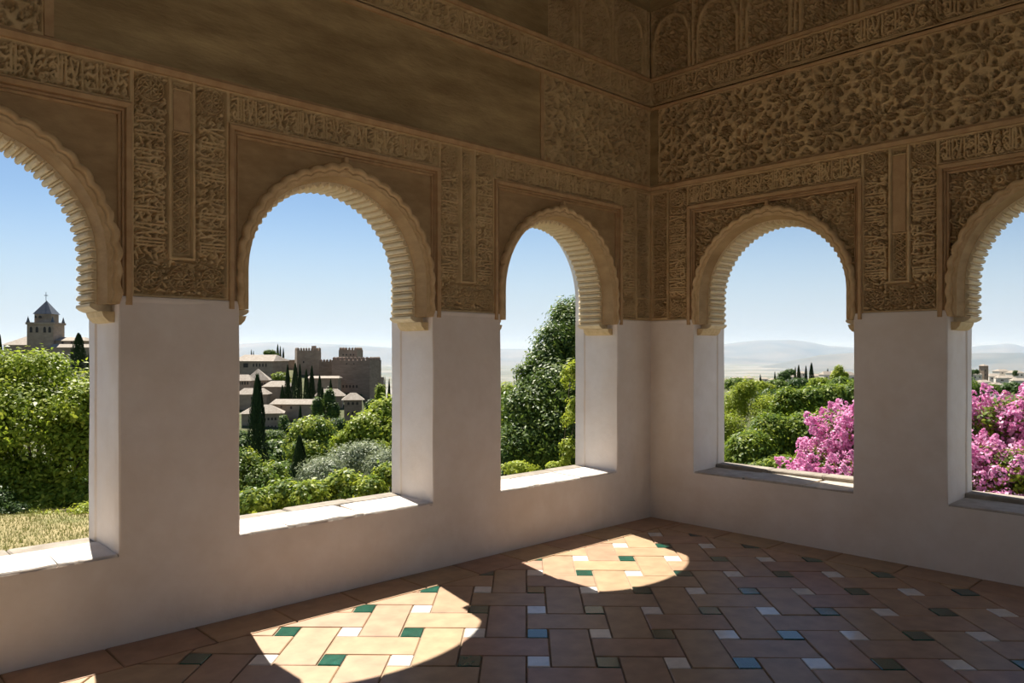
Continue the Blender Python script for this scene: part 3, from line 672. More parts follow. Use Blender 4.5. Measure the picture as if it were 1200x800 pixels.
th = np.radians(np.linspace(-62, 62, 125)); rr = np.concatenate([np.linspace(6.9, 60, 60), np.geomspace(63, 900, 70), np.geomspace(940, 30000, 50)])
T2, R2 = np.meshgrid(th, rr)
GX = CAM.x+FWD.x*R2*np.cos(T2)+RGT.x*R2*np.sin(T2); GY = CAM.y+FWD.y*R2*np.cos(T2)+RGT.y*R2*np.sin(T2)
GZ = terrain(GX, GY); inside = (GX < .6) & (GY < .6)
def polar(name, sel, mat, lab, cat):
    ii = np.where(sel)[0]; V = np.stack([GX[ii], GY[ii], GZ[ii]], -1); n = V.shape[1]; V = V.reshape(-1, 3); i = np.arange(len(ii)*n).reshape(len(ii), n)
    F = np.stack([i[:-1,:-1], i[1:,:-1], i[1:,1:], i[:-1,1:]], -1).reshape(-1, 4)[:, ::-1]
    cen = V[F].mean(1); F = F[~((cen[:,0] < .4) & (cen[:,1] < .4))]
    tag(link(name, mesh_np(name, V, F, mat, True)), lab, cat, kind='structure')
polar('hillside_ground', rr <= 920, M['ground'], 'green hillside falling away below the windows', 'hillside')
polar('valley_plain', rr >= 895, M['far'], 'hazy pale plain stretching to the mountains', 'plain')
def mountains(name, lab, tab, d0, dc, d1, base, seed, rough):
    px = np.linspace(-160, 1360, 380); D = np.concatenate([np.linspace(d0, dc, 34), np.linspace(dc, d1, 12)[1:]])
    P, DD = np.meshgrid(px, D); tab = np.array(tab); crest = (YH-np.interp(P, tab[:,0], tab[:,1]))*dc/FPX
    sh = np.where(DD <= dc, smooth(d0, dc*1.02, DD)**.8, 1-smooth(dc*.98, d1, DD))
    X = CAM.x+FWD.x*DD+RGT.x*(P-600)/FPX*DD; Y = CAM.y+FWD.y*DD+RGT.y*(P-600)/FPX*DD
    nz = fbm(X, Y, 2600, 6, seed); rd = 1-np.abs(fbm(X, Y, 1500, 4, seed+3))
    Z = base+(crest-base)*sh+(nz*.5+rd*.6-.4)*rough*np.sin(np.pi*np.clip(sh, 0, 1))*1.3+nz*rough*.12*sh
    i = np.arange(P.size).reshape(P.shape); F = np.stack([i[:-1,:-1], i[:-1,1:], i[1:,1:], i[1:,:-1]], -1).reshape(-1, 4)
    tag(link(name, mesh_np(name, np.stack([X, Y, Z], -1).reshape(-1, 3), F, M['mount'], True)), lab, 'mountains', kind='structure')
mountains('mountain_range', 'far blue mountain range under the sky', [(-160,404),(280,404),(320,401),(400,404),(460,408),(600,409),(760,408),(840,404),(868,400.5),(890,398.6),(930,398.2),(952,401),(972,405),(1005,407),(1060,410),(1130,408),(1150,404.5),(1165,404),(1180,402.3),(1190,403.5),(1205,408),(1360,412)], 11000, 17500, 23000, -170, 2.0, 120)
mountains('foothill_ridge', 'lower tawny foothills in front of the far range', [(-160,440),(820,438),(880,430),(930,421),(962,414.5),(1005,412),(1080,414),(1130,413.5),(1165,412.8),(1205,413.5),(1360,411)], 6500, 9000, 11500, -165, 5.0, 60)
hz = bpy.data.materials.new('valley_haze'); hz.use_nodes = True; t = hz.node_tree; t.nodes.clear()
vs = N(t, 'ShaderNodeVolumeScatter'); vs.inputs['Color'].default_value = (.42, .66, 1, 1); vs.inputs['Density'].default_value = 1/15000; vs.inputs['Anisotropy'].default_value = .15
t.links.new(vs.outputs[0], t.nodes.new('ShaderNodeOutputMaterial').inputs['Volume'])
def haze_box(d0, d1, z0, z1):
    V = []
    for d, hw in ((d0, d0*1.15+500), (d1, d1*1.15)):
        for sgn in (-1, 1):
            for z in (z0, z1): p = CAM+FWD*d+RGT*(sgn*hw); V.append((p.x, p.y, z))
    return V, [(0,1,3,2),(4,6,7,5),(0,4,5,1),(2,3,7,6),(0,2,6,4),(1,5,7,3)]
V, F = haze_box(1500, 26000, -260, 340)
hm = mesh_np('valley_haze', np.array(V), F, hz); bm_ = bmesh.new(); bm_.from_mesh(hm); bmesh.ops.recalc_face_normals(bm_, faces=bm_.faces); bm_.to_mesh(hm); bm_.free()
tag(link('valley_haze', hm), 'thin blue haze lying over the far plain and mountains', 'haze', kind='stuff')

# ------------------------------------------------------------------ foliage
def unit(n): v = rng.normal(size=(n, 3)); return v/np.linalg.norm(v, axis=1, keepdims=True)
def leaves(P, Nrm, size, aspect=.55, up=.3, jit=.6):
    """diamond leaves: P positions, Nrm outward directions"""
    n = len(P); nn = Nrm*1.0+unit(n)*jit+np.array([0, 0, up]); nn /= np.linalg.norm(nn, axis=1, keepdims=True)
    a = np.cross(nn, unit(n)); a /= np.linalg.norm(a, axis=1, keepdims=True)+1e-9; b = np.cross(nn, a)
    s = (size*rng.uniform(.6, 1.25, n))[:, None]
    V = np.stack([P-a*s*.5, P+b*s*aspect*.5+nn*s*.05, P+a*s*.55-nn*s*.08, P-b*s*aspect*.5+nn*s*.05], 1).reshape(-1, 3)
    return V, np.arange(4*n).reshape(n, 4)
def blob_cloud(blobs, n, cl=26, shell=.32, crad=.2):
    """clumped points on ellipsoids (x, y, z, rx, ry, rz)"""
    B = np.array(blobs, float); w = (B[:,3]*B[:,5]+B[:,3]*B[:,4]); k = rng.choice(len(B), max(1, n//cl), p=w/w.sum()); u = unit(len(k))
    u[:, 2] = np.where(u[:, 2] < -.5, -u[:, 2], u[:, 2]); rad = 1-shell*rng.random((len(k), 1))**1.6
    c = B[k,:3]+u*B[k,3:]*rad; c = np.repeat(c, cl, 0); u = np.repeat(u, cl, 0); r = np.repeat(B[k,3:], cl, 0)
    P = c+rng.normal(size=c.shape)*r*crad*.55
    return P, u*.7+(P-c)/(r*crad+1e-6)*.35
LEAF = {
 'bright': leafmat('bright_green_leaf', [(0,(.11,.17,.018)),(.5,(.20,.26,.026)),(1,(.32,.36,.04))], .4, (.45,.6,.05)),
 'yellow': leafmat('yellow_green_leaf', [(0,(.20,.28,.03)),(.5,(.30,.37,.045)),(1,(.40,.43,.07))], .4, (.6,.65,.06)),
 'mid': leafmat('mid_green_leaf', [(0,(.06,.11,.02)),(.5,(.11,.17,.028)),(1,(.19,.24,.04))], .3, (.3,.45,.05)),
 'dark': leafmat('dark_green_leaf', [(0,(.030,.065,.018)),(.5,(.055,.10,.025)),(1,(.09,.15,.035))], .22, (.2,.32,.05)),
 'cypress': leafmat('cypress_scale_leaf', [(0,(.014,.032,.014)),(.5,(.024,.048,.018)),(1,(.04,.068,.025))], .08, (.1,.16,.04), .7),
 'olive': leafmat('grey_olive_leaf', [(0,(.17,.22,.13)),(.5,(.25,.29,.18)),(1,(.34,.37,.26))], .25, (.4,.45,.2)),
 'pink': leafmat('pink_blossom', [(0,(.58,.16,.38)),(.4,(.70,.30,.54)),(.75,(.80,.47,.68)),(1,(.88,.64,.78))], .35, (.9,.3,.6), .6)}
M['bark'] = noisy('grey_brown_bark', (.10,.075,.05), (.22,.17,.12), 9, .9, .3, 30, stretch=(1,1,.25))
FINE, MANY = .62, 2.0
PLANTS = []
def plant(name, label, cat, blobs, n, size, leaf, group=None, trunks=1, aspect=.55, up=.3, cl=26, crad=.3, shell=.45, second=None, base=None):
    """blobs in world space; the root stands on the ground under their middle"""
    n = int(n*MANY); size = size*FINE; B = np.array(blobs, float); c = B[:,:3].mean(0)
    bx, by = base if base else (c[0], c[1]); z0 = gz((bx, by)); root = empty(name, (bx, by, z0)); tag(root, label, cat, group)
    off = np.array([bx, by, z0]); PLANTS.append((c[0], c[1], np.hypot(B[:,0]-c[0], B[:,1]-c[1]).max()+B[:,3].max()*1.2))
    P, u = blob_cloud(blobs, n, cl, shell, crad); V, F = leaves(P-off, u, size, aspect, up)
    f = link('foliage', mesh_np('foliage', V, F, LEAF[leaf]), root); f['kind'] = 'stuff'
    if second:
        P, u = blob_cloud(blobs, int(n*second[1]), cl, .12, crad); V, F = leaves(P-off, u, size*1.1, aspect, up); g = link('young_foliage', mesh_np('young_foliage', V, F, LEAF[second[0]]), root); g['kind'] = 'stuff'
    mb = MB(); low = B[:,2].min(); r0 = max(.03, .06*B[:,3].max())*(.45 if cat in ('shrub', 'hedge') else 1)
    fork = Vector((0, 0, max(.06, (low-z0)*.6)))
    mb.tube((0, 0, -.3), fork, r0*1.3, r0, 7)
    for b in B: 
        q = Vector(b[:3]-off); m = (fork+q)/2+Vector((0, 0, -.1*b[5])); mb.tube(fork, m, r0*.8, r0*.5, 6); mb.tube(m, q, r0*.5, r0*.2, 6)
        for _ in range(5): d = Vector(unit(1)[0]); mb.tube(q, q+Vector((d.x*b[3], d.y*b[4], abs(d.z)*b[5]))*.85, r0*.28, r0*.06, 5)
    mb.obj('trunk', M['bark'], root, True)
    return root
def pb(x, y, d, rpx, ry=None, rd=None):
    """ellipsoid at photo pixel and depth; radii in pixels"""
    p = at(x, y, d); r = rpx*d/FPX; return (p.x, p.y, p.z, r, r if rd is None else rd, (ry or rpx)*d/FPX)
CYP = None
def cypress_mesh(n=5200):
    t = rng.random(n)**.8; prof = np.interp(t, [0,.06,.25,.5,.8,.95,1], [.55,.85,1,.88,.5,.2,.04]); a = rng.uniform(0, 6.283, n); fl = 1+.16*np.sin(a*3+t*9)+.1*np.sin(a*7-t*23)
    r = prof*fl*rng.uniform(.8, 1.05, n)*.5; P = np.stack([r*np.cos(a), r*np.sin(a), t], -1); u = np.stack([np.cos(a), np.sin(a), np.full(n, .25)], -1)
    s = .11*rng.uniform(.6, 1.2, n); up = np.stack([np.cos(a)*.35, np.sin(a)*.35, np.full(n, .5)], -1)+unit(n)*.18; sd = np.cross(up, u); sd /= np.linalg.norm(sd, axis=1, keepdims=True)
    sc = np.array([1, 1, .16]); L = up*s[:, None]*np.array([1, 1, .55]); W = sd*s[:, None]*.42*np.array([1, 1, .3])
    V = np.stack([P-W*.6, P+L*.4-W*.0+u*.02, P+L, P+W], 1).reshape(-1, 3)
    return mesh_np('cypress_foliage', V, np.arange(4*n).reshape(n, 4), LEAF['cypress'])
CYPM = [cypress_mesh(), cypress_mesh()]; CTR = MB().tube((0,0,-.1),(0,0,.5),.045,.03,7).mesh('cypress_trunk', M['bark'])
def cypress(x, ytop, ybot, d, wpx, label, group=None, k=0):
    p = at(x, ybot, d); zt = at(x, ytop, d).z; zb = max(min(p.z, zt-1, gz(p)), zt-26); w = wpx*d/FPX
    root = empty('cypress_tree', (p.x, p.y, zb), k*1.7); tag(root, label, 'tree', group)
    f = link('foliage', CYPM[k % 2], root, scale=(w, w, zt-zb)); f['kind'] = 'stuff'; link('trunk', CTR, root, scale=(w*2, w*2, zt-zb)); return root

# --- beyond the leftmost arch
plant('broadleaf_tree', 'broad bright green leafy tree filling the leftmost arch', 'tree',
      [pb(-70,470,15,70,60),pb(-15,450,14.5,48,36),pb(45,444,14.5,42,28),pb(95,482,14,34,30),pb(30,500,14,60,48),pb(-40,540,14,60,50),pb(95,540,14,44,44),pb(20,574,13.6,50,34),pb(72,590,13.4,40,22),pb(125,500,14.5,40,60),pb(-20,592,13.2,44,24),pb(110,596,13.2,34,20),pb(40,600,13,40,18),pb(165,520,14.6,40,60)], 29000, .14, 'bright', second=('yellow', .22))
plant('dark_shrub', 'dark rounded shrub at the grass edge by the photo left side', 'shrub', [pb(-14,598,12.4,30,24),pb(14,604,12.3,20,14),pb(-50,596,12.4,36,28)], 6000, .09, 'dark')
plant('low_shrub', 'small bright shrub by the grass beside the left pier', 'shrub', [pb(98,604,12.3,20,12),pb(120,598,12.4,16,14),pb(60,610,12.2,22,10),pb(30,609,12.3,22,10)], 3600, .075, 'yellow')
M['drysoil'] = noisy('dry_grass_soil', (.22,.18,.08), (.34,.28,.14), 2.5, .95, .2, 30, c2=(.12,.15,.04), s2=1.2, amt2=.7)
gxs = np.linspace(-330, 175, 40); gds = np.linspace(7.6, 12.9, 14); GP = np.array([[tuple(at(x, 640, d)) for x in gxs] for d in gds]); GP[:,:,2] = terrain(GP[:,:,0], GP[:,:,1])+.03; GP[0,:,2] -= .1; GP[-1,:,2] -= .1
ii = np.arange(14*40).reshape(14, 40); tag(link('dry_lawn', mesh_np('dry_lawn', GP.reshape(-1, 3), np.stack([ii[:-1,:-1], ii[:-1,1:], ii[1:,1:], ii[1:,:-1]], -1).reshape(-1, 4), M['drysoil'], True)), 'dry lawn edge outside the leftmost arch', 'lawn', kind='structure')
n = 26000; gx = at(-60, 640, 10.6); P = np.stack([np.array(at(x, 640, d)) for x, d in zip(rng.uniform(-160, 150, n), rng.uniform(8.6, 13.2, n))]); P[:,2] = terrain(P[:,0], P[:,1])
up_ = np.stack([rng.normal(0,.25,n), rng.normal(0,.25,n), np.ones(n)], -1)*rng.uniform(.025,.085,n)[:,None]; sd_ = unit(n)*.013; sd_[:,2] = 0
V = np.stack([P-sd_, P+sd_, P+up_], 1).reshape(-1, 3); go = link('dry_grass', mesh_np('dry_grass', V, np.arange(3*n).reshape(n, 3), M['grass'])); tag(go, 'strip of dry yellow grass outside the leftmost arch', 'grass', kind='stuff')
# --- beyond the middle arch
plant('leafy_hedge', 'yellow-green leafy hedge just below the middle arch sill', 'hedge', [pb(190,604,9.4,30,20),pb(245,598,9.5,30,20),pb(510,556,10,26,20),pb(545,552,10.2,26,20),pb(300,592,9.6,26,16),pb(335,586,9.8,26,20),pb(368,584,9.6,24,18),pb(405,574,9.8,22,20),pb(432,578,9.6,20,16),pb(455,562,9.9,18,16),pb(475,562,9.9,18,18)], 10500, .10, 'yellow', second=('mid', .6))
plant('dark_shrub', 'dark green shrub in the lower left of the middle arch', 'shrub', [pb(283,560,13,24,28),pb(305,572,12.8,22,22),pb(270,590,12.6,26,24),pb(318,560,13.4,18,16)], 6500, .10, 'mid', second=('yellow', .12))
plant('olive_tree', 'grey-green olive tree above the hedge', 'tree', [pb(378,560,21,28,22),pb(405,548,22,28,22),pb(430,540,22,24,22),pb(452,556,21,24,26),pb(400,575,20,30,14)], 9000, .15, 'olive', aspect=.34)
plant('plane_tree', 'bright yellow-green tree at the right of the middle arch', 'tree', [pb(455,492,34,22,22),pb(432,508,33,24,20),pb(410,522,33,20,14),pb(462,525,33,24,28),pb(440,535,32,26,16)], 9000, .3, 'yellow', second=('bright', .6))
plant('round_tree', 'rounded pale yellow-green tree beside the tall cypress', 'tree', [pb(366,510,46,22,18),pb(348,522,46,14,13),pb(385,524,46,14,13),pb(362,530,45,22,14)], 7000, .34, 'yellow', second=('mid', .3))
plant('wooded_slope_tree', 'mid green trees below the palace at the left of the middle arch', 'tree', [pb(322,530,62,16,12),pb(335,540,60,14,12),pb(283,528,62,14,12),pb(300,545,58,20,14),pb(330,556,52,18,12)], 6000, .5, 'dark', second=('mid', .5))
cypress(301.5, 443, 556, 55, 26, 'tallest dark cypress standing alone in the middle arch', k=0)
cypress(351, 512, 575, 30, 22, 'short dark cypress in front of the rounded tree', k=1)
# --- beyond the narrow arch
plant('laurel_tree', 'tall dark green tree filling the arch beside the corner', 'tree',
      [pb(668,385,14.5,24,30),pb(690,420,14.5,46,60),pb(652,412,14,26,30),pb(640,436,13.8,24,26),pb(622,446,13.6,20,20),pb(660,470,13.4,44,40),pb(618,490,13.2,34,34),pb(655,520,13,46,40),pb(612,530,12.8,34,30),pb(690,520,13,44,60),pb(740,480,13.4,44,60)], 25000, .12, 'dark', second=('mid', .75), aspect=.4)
plant('sapling', 'bright yellow-green sapling leaves at the right edge of the narrow arch', 'shrub', [pb(668,445,11.4,12,18),pb(674,490,11.2,14,20),pb(668,535,11,12,20),pb(655,550,11,16,8),pb(608,550,10.8,20,9)], 2600, .085, 'yellow')
plant('bright_shrub', 'light green shrub top at the left of the narrow arch', 'shrub', [pb(592,470,15.5,18,18),pb(602,490,15.2,16,16),pb(580,500,15,20,26)], 3000, .12, 'bright', second=('yellow', .3))
# --- beyond the right arcade
plant('feathery_shrub', 'yellowish feathery shrub at the left of the right corner arch', 'shrub', [pb(862,479,17,14,24),pb(880,474,17,14,24),pb(874,459,17,10,14),pb(900,489,16.5,18,24),pb(858,519,16,16,30),pb(825,500,16.4,24,34),pb(790,500,16.8,26,36)], 10500, .10, 'yellow', aspect=.3, second=('bright', .35))
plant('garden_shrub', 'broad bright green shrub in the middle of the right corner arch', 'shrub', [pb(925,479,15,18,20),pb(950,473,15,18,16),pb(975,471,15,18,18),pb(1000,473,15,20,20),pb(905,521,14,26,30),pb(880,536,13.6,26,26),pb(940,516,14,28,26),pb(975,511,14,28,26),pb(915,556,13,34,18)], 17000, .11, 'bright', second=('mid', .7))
plant('dark_shrub', 'dark leafy shrub behind the garden shrubs in the right corner arch', 'shrub', [pb(905,472,21,20,14),pb(935,486,20.5,20,16),pb(950,470,21,18,14)], 5000, .13, 'dark')
plant('garden_shrub', 'green shrub at the left of the blossom-filled right arch', 'shrub', [pb(1120,478,12,24,30),pb(1138,464,13,14,16),pb(1120,528,11,26,40),pb(1160,488,11.5,20,16)], 6000, .10, 'mid')
# crape myrtles: green leaves and separate flower heads
def panicle(n=150):
    t = rng.random(n); r = .085*np.sin(np.pi*np.clip(t*.86+.1, 0, 1))*rng.uniform(.65, 1.1, n); a = rng.uniform(0, 6.283, n)
    P = np.stack([r*np.cos(a), r*np.sin(a), t*.26-.05], -1); u = np.stack([np.cos(a), np.sin(a), np.full(n, .5)], -1); V, F = leaves(P, u, .034, .85, .2, .9)
    return mesh_np('flower_head', V, F, LEAF['pink'])
PAN = [panicle() for _ in range(4)]
def myrtle(label, blobs, n, nleaf, keep):
    root = plant('crape_myrtle', label, 'flowering shrub', blobs, nleaf, .075, 'mid', second=('bright', .3)); off = root.location
    B = np.array(blobs); w = B[:,3]*B[:,5]; c = 0
    while c < n:
        b = B[rng.choice(len(B), p=w/w.sum())]; u = unit(1)[0]
        if u[2] < -.55: continue
        p = b[:3]+u*b[3:]*rng.uniform(.92, 1.06); k = Vector(p)-CAM; d = k.dot(FWD); x = 600+FPX*k.dot(RGT)/d; y = YH-FPX*k.z/d
        if p[0] < .75 or Vector((u[0], u[1], 0)).dot(FWD) > .55: continue
        q = Vector((u[0], u[1], max(.35, u[2]+.5))).to_track_quat('Z', 'Y'); s = rng.uniform(.75, 1.25)
        link('flower_head', PAN[c % 4], root, Vector(p)-off, q.to_euler(), (s, s, s*rng.uniform(.8, 1.2)))['kind'] = 'stuff'; c += 1
myrtle('pink crape myrtle at the right edge of the right corner arch', [pb(985,524,8.6,26,30),pb(1005,506,8.8,24,24),pb(960,554,8.4,26,26),pb(990,569,8.2,34,26),pb(1020,544,8.6,34,44),pb(940,572,8.2,16,12)], 135, 3800, 0)
myrtle('pink crape myrtle filling the right-hand arch at the photo edge', [pb(1150,512,7.8,30,30),pb(1190,500,7.8,34,30),pb(1225,522,7.8,44,50),pb(1150,562,7.4,30,34),pb(1185,567,7.2,40,36),pb(1130,582,7.2,24,26),pb(1215,582,7.2,40,34)], 190, 5200, 0)

GM = 'trees on the slope below the town'
for k, (x, y, d, r, ry, lf) in enumerate([(868, 452, 150, 13, 8, 'mid'), (893, 454, 170, 12, 7, 'yellow'), (916, 453, 190, 12, 7, 'mid'), (942, 451, 180, 13, 7, 'dark'), (965, 450, 160, 12, 7, 'bright'), (990, 452, 150, 13, 9, 'mid'), (1140, 456, 180, 12, 7, 'dark'), (1166, 457, 200, 11, 6, 'mid'), (1192, 456, 190, 12, 7, 'dark')]):
    plant('slope_tree', ['leafy tree on the slope behind the feathery shrub', 'yellow-green tree on the slope right of the feathery shrub', 'leafy tree on the slope under the dark rounded town tree', 'dark tree on the slope under the distant cypress pair', 'bright green tree on the slope below the cream town house', 'leafy tree on the slope beside the right pier', 'dark tree on the slope behind the blossom at the left', 'leafy tree on the slope behind the blossom under the bell tower', 'dark tree on the slope behind the blossom at the photo edge'][k], 'tree', [pb(x-5, y, d, r, ry), pb(x+7, y+2, d, r*.8, ry*.8)], 1300, .9, lf, GM, cl=14)
# woodland on the slope: a few kinds of tree, copied
def wood_kind(lf, n=1500):
    P, u = blob_cloud([(0,0,.62,.34,.34,.3),(.15,.1,.5,.26,.26,.24),(-.16,.05,.48,.26,.26,.22),(.02,-.18,.5,.26,.26,.24)], n, 14, .5, .34); V, F = leaves(P, u, .062, .55, .3)
    return mesh_np('woodland_foliage', V, F, LEAF[lf])
WK = [wood_kind(l) for l in ('mid', 'dark', 'bright', 'dark')]
tb = MB().tube((0,0,-.12),(0,0,.4),.03,.022,6).tube((0,0,.38),(.12,.06,.6),.018,.008,5).tube((0,0,.38),(-.12,.02,.6),.018,.008,5)
WT = tb.mesh('woodland_trunk', M['bark'])
def limit(x):
    for a, b, y in ((-400, 135, 520), (255, 485, 556), (565, 700, 500), (835, 1010, 476), (1110, 1600, 480)):
        if a <= x <= b: return y
    return 446
c = 0; spots = []
WL_ = [('mid green', 'leafy'), ('dark green', 'dense'), ('bright green', 'leafy'), ('dark green', 'dense')]
for it in range(13000):
    if (c >= 170 and it < 7000): continue
    if c >= 285: break
    d = 30*10**rng.uniform(0, 1.16); x = rng.uniform(-420, 1500)
    if it > 7000: d = rng.uniform(110, 430); x = rng.uniform(125, 265) if it % 3 else rng.uniform(485, 565)
    p = at(x, 600, d); zg = gz(p); hh = rng.uniform(5, 9.5)*(1 if d < 150 else 1.25); w = hh*rng.uniform(.8, 1.1)
    e = .62*w*FPX/d; lim = max(limit(x-e), limit(x), limit(x+e)); h = min(hh, at(x, lim, d).z-zg)
    if h < 2.6: continue
    w = min(w, h*1.15)
    if any(math.hypot(p.x-q[0], p.y-q[1]) < .56*(w+q[2])+.4 for q in spots) or any(math.hypot(p.x-q[0], p.y-q[1]) < .6*w+q[2] for q in PLANTS): continue
    spots.append((p.x, p.y, w)); root = empty('woodland_tree', (p.x, p.y, zg), rng.uniform(0, 6)); k = c % 4
    tag(root, '%s %s woodland tree on the %s slope below the windows' % (*WL_[k], 'near' if d < 80 else 'middle' if d < 190 else 'far'), 'tree', 'woodland on the slope below the windows')
    f = link('foliage', WK[k], root, scale=(w, w, h)); f['kind'] = 'stuff'; link('trunk', WT, root, scale=(w*.6, w*.6, h)); c += 1
# ------------------------------------------------------------------ far buildings
M['brick_far'] = noisy('old_brick_wall', (.20,.145,.11), (.29,.215,.165), .35, .95, 0, stretch=(1,1,4), c2=(.16,.11,.08), s2=.1, amt2=.5)
M['rust_far'] = noisy('weathered_sand_wall', (.27,.205,.15), (.38,.30,.225), .3, .95, 0, stretch=(1,1,2), c2=(.22,.15,.10), s2=.12, amt2=.6)
M['roof_far'] = noisy('faded_clay_roof', (.27,.23,.185), (.38,.335,.28), .8, .9, 0, stretch=(2,1,1), c2=(.22,.17,.13), s2=.3, amt2=.5)
M['white_far'] = noisy('pale_town_wall', (.62,.56,.48), (.74,.69,.61), .2, .9, 0)
M['slate_far'] = noisy('dark_slate_roof', (.07,.08,.10), (.12,.13,.15), 1, .6, 0)
M['shade_far'] = noisy('window_shade_colour', (.03,.025,.02), (.05,.04,.035), 1, .5, 0)  # near-black colour stands in for the shade inside window recesses
class Bld:
    def __init__(s, name, label, d, x, y0, group=None, cat='building', yaw=0):
        s.d = d; s.k = d/FPX; p = at(x, y0, d); s.x, s.y0 = x, y0; g = min(p.z, gz(p)); s.up = p.z-g; p = Vector((p.x, p.y, g))
        s.root = empty(name, p, YAW-math.pi/2+yaw); tag(s.root, label, cat, group)
    def X(s, px): return (px-s.x)*s.k
    def Z(s, py): return (s.y0-py)*s.k+s.up
    def wall(s, x0, x1, yt, yb, dep, mat='brick_far', y=0, name='wall'):
        s.last = MB().box(s.X(x0), s.X(x1), y, y+dep, -3. if name in ('wall', 'nave_wall', 'aisle_wall', 'bell_tower') else s.Z(yb), s.Z(yt)).obj(name, M[mat], s.root); return s.last
    def hip(s, x0, x1, yt, yb, dep, y=0, ridge=0., mat='roof_far', over=.6):
        a, b, c, e = s.X(x0)-over, s.X(x1)+over, y-over, y+dep+over; m = (a+b)/2; w = (b-a)*ridge/2; ym = (c+e)/2; z0, z1 = s.Z(yb), s.Z(yt)
        V = [(a,c,z0),(b,c,z0),(b,e,z0),(a,e,z0),(m-w,ym,z1),(m+w,ym,z1)]
        return MB().add(V, [(0,1,5,4),(1,2,5),(2,3,4,5),(3,0,4),(3,2,1,0)]).obj('roof', M[mat], s.root)
    def merlons(s, x0, x1, yt, n, dep, mat='brick_far', y=0, h=1.2, duty=.6):
        a, b = s.X(x0), s.X(x1); p = (b-a)/n; z = s.Z(yt)
        me = MB().box(-p*duty/2, p*duty/2, -.35, .35, -.05, h).add([(-p*duty/2,-.35,h),(p*duty/2,-.35,h),(p*duty/2,.35,h),(-p*duty/2,.35,h),(0,0,h+.5)], [(0,1,4),(1,2,4),(2,3,4),(3,0,4)]).mesh('merlon', M[mat])
        for i in range(n): link('merlon', me, s.last, (a+(i+.5)*p, y+.35, z)); link('merlon', me, s.last, (a+(i+.5)*p, y+dep-.35, z))
        m = max(2, int(dep/p))
        for i in range(1, m): 
            for xx in (a+.35, b-.35): link('merlon', me, s.last, (xx, y+dep*i/m, z), (0, 0, math.pi/2))
    def win(s, x, y, w, h, yy=0, arch=True):
        W, H = w*s.k/2, h*s.k; c = s.X(x); z = s.Z(y)-H/2; pts = [(-W,0),(W,0),(W,H*.65 if arch else H)]+([(W*.7,H*.88),(0,H),(-W*.7,H*.88)] if arch else [])+[(-W,H*.65 if arch else H)]
        n = len(pts); V = [(c+a, yy-.06, z+b) for a, b in pts]+[(c+a, yy+.3, z+b) for a, b in pts]
        return MB().add(V, [tuple(range(n)), tuple(range(2*n-1, n-1, -1))]+[(i, n+i, n+(i+1) % n, (i+1) % n) for i in range(n)]).obj('window', M['shade_far'], s.last)  # solid block proud of the wall, dark in place of a shaded recess
b = Bld('fortress_tower', 'massive square brick fortress tower with five arched windows', 330, 410, 500, yaw=-.12, cat='tower'); b.wall(388, 434, 422, 540, 17, 'brick_far'); b.merlons(388, 434, 422, 9, 17, h=1.0)
for i in range(5): b.win(402+i*4.1, 452.5, 2.0, 3.4)
for i in range(2): b.win(406+i*9, 426, 1.4, 1.6)
b = Bld('battlement_turret', 'smaller crenellated turret rising behind the massive tower', 352, 407, 440, yaw=-.12, cat='tower'); b.wall(396.5, 418.5, 410, 440, 9, 'rust_far'); b.merlons(396.5, 418.5, 410, 6, 9, 'rust_far', h=.8)
for x in (402, 406, 411, 414.5): b.win(x, 415.5, 1.4, 2)
b = Bld('fortress_tower', 'sand-coloured crenellated tower with a small lookout on top', 370, 363, 470, yaw=.35, cat='tower'); b.wall(348.5, 376, 410.5, 480, 13, 'rust_far'); b.merlons(348.5, 376, 410.5, 9, 13, 'rust_far', h=.9); b.wall(366, 371, 405, 411, 2.5, 'rust_far', 2, 'lookout'); b.win(356, 424, 1.6, 2.4)
b = Bld('curtain_wall', 'brown fortress wall between the two big towers', 358, 384, 450, yaw=.1, cat='wall'); b.wall(374, 392, 423.5, 480, 3, 'brick_far'); b.merlons(374, 392, 423.5, 5, 3, h=.6)
b = Bld('curtain_wall', 'plain brown wall left of the sand-coloured tower', 385, 335, 450, yaw=.05, cat='wall'); b.wall(321, 350, 421.5, 460, 3, 'rust_far')
b = Bld('palace_wing', 'long pale-roofed palace wing at the left of the middle arch', 350, 298, 450, yaw=-.2); b.wall(270, 322, 423, 460, 14, 'rust_far'); b.hip(270, 322, 415.5, 423, 14, ridge=.75)
for x in (297, 301, 305, 309, 313): b.win(x, 427.5, 1.6, 4)
b.win(287, 428, 6, 5, arch=False)
b = Bld('pavilion', 'pavilion with a pale pyramid roof behind the tall cypress', 310, 301, 470, yaw=.2); b.wall(289, 313, 445.5, 475, 8, 'rust_far'); b.hip(288, 314, 432, 445.5, 8.5, over=.5)
for x in (294, 299, 307, 310): b.win(x, 450, 2, 4)
b = Bld('palace_house', 'low house with pale gable roof left of the pavilion', 296, 284, 480, yaw=.15); b.wall(270, 293, 446, 480, 7, 'rust_far'); b.hip(270, 293, 439, 446, 7, ridge=.6)
for x in (281, 284, 287, 290): b.win(x, 440.5+8, 1.6, 4)
b = Bld('palace_house', 'small hipped roof house between the pavilion and the cypress group', 300, 322, 480, yaw=-.1); b.wall(308, 335, 453, 485, 8, 'rust_far'); b.hip(308, 335, 446.5, 453, 8, ridge=.6)
b = Bld('palace_house', 'small house with low clay roof under the pavilion', 285, 292, 490, yaw=.1); b.wall(278, 312, 462, 490, 7, 'rust_far'); b.hip(278, 312, 455, 462, 7, ridge=.6); b.win(295, 466, 2, 3)
b = Bld('palace_house', 'front palace building with hipped clay roof beside the tall cypress', 262, 302, 515, yaw=.25); b.wall(284, 329, 484.5, 530, 9, 'rust_far'); b.hip(284, 330, 475, 484.5, 9, ridge=.35)
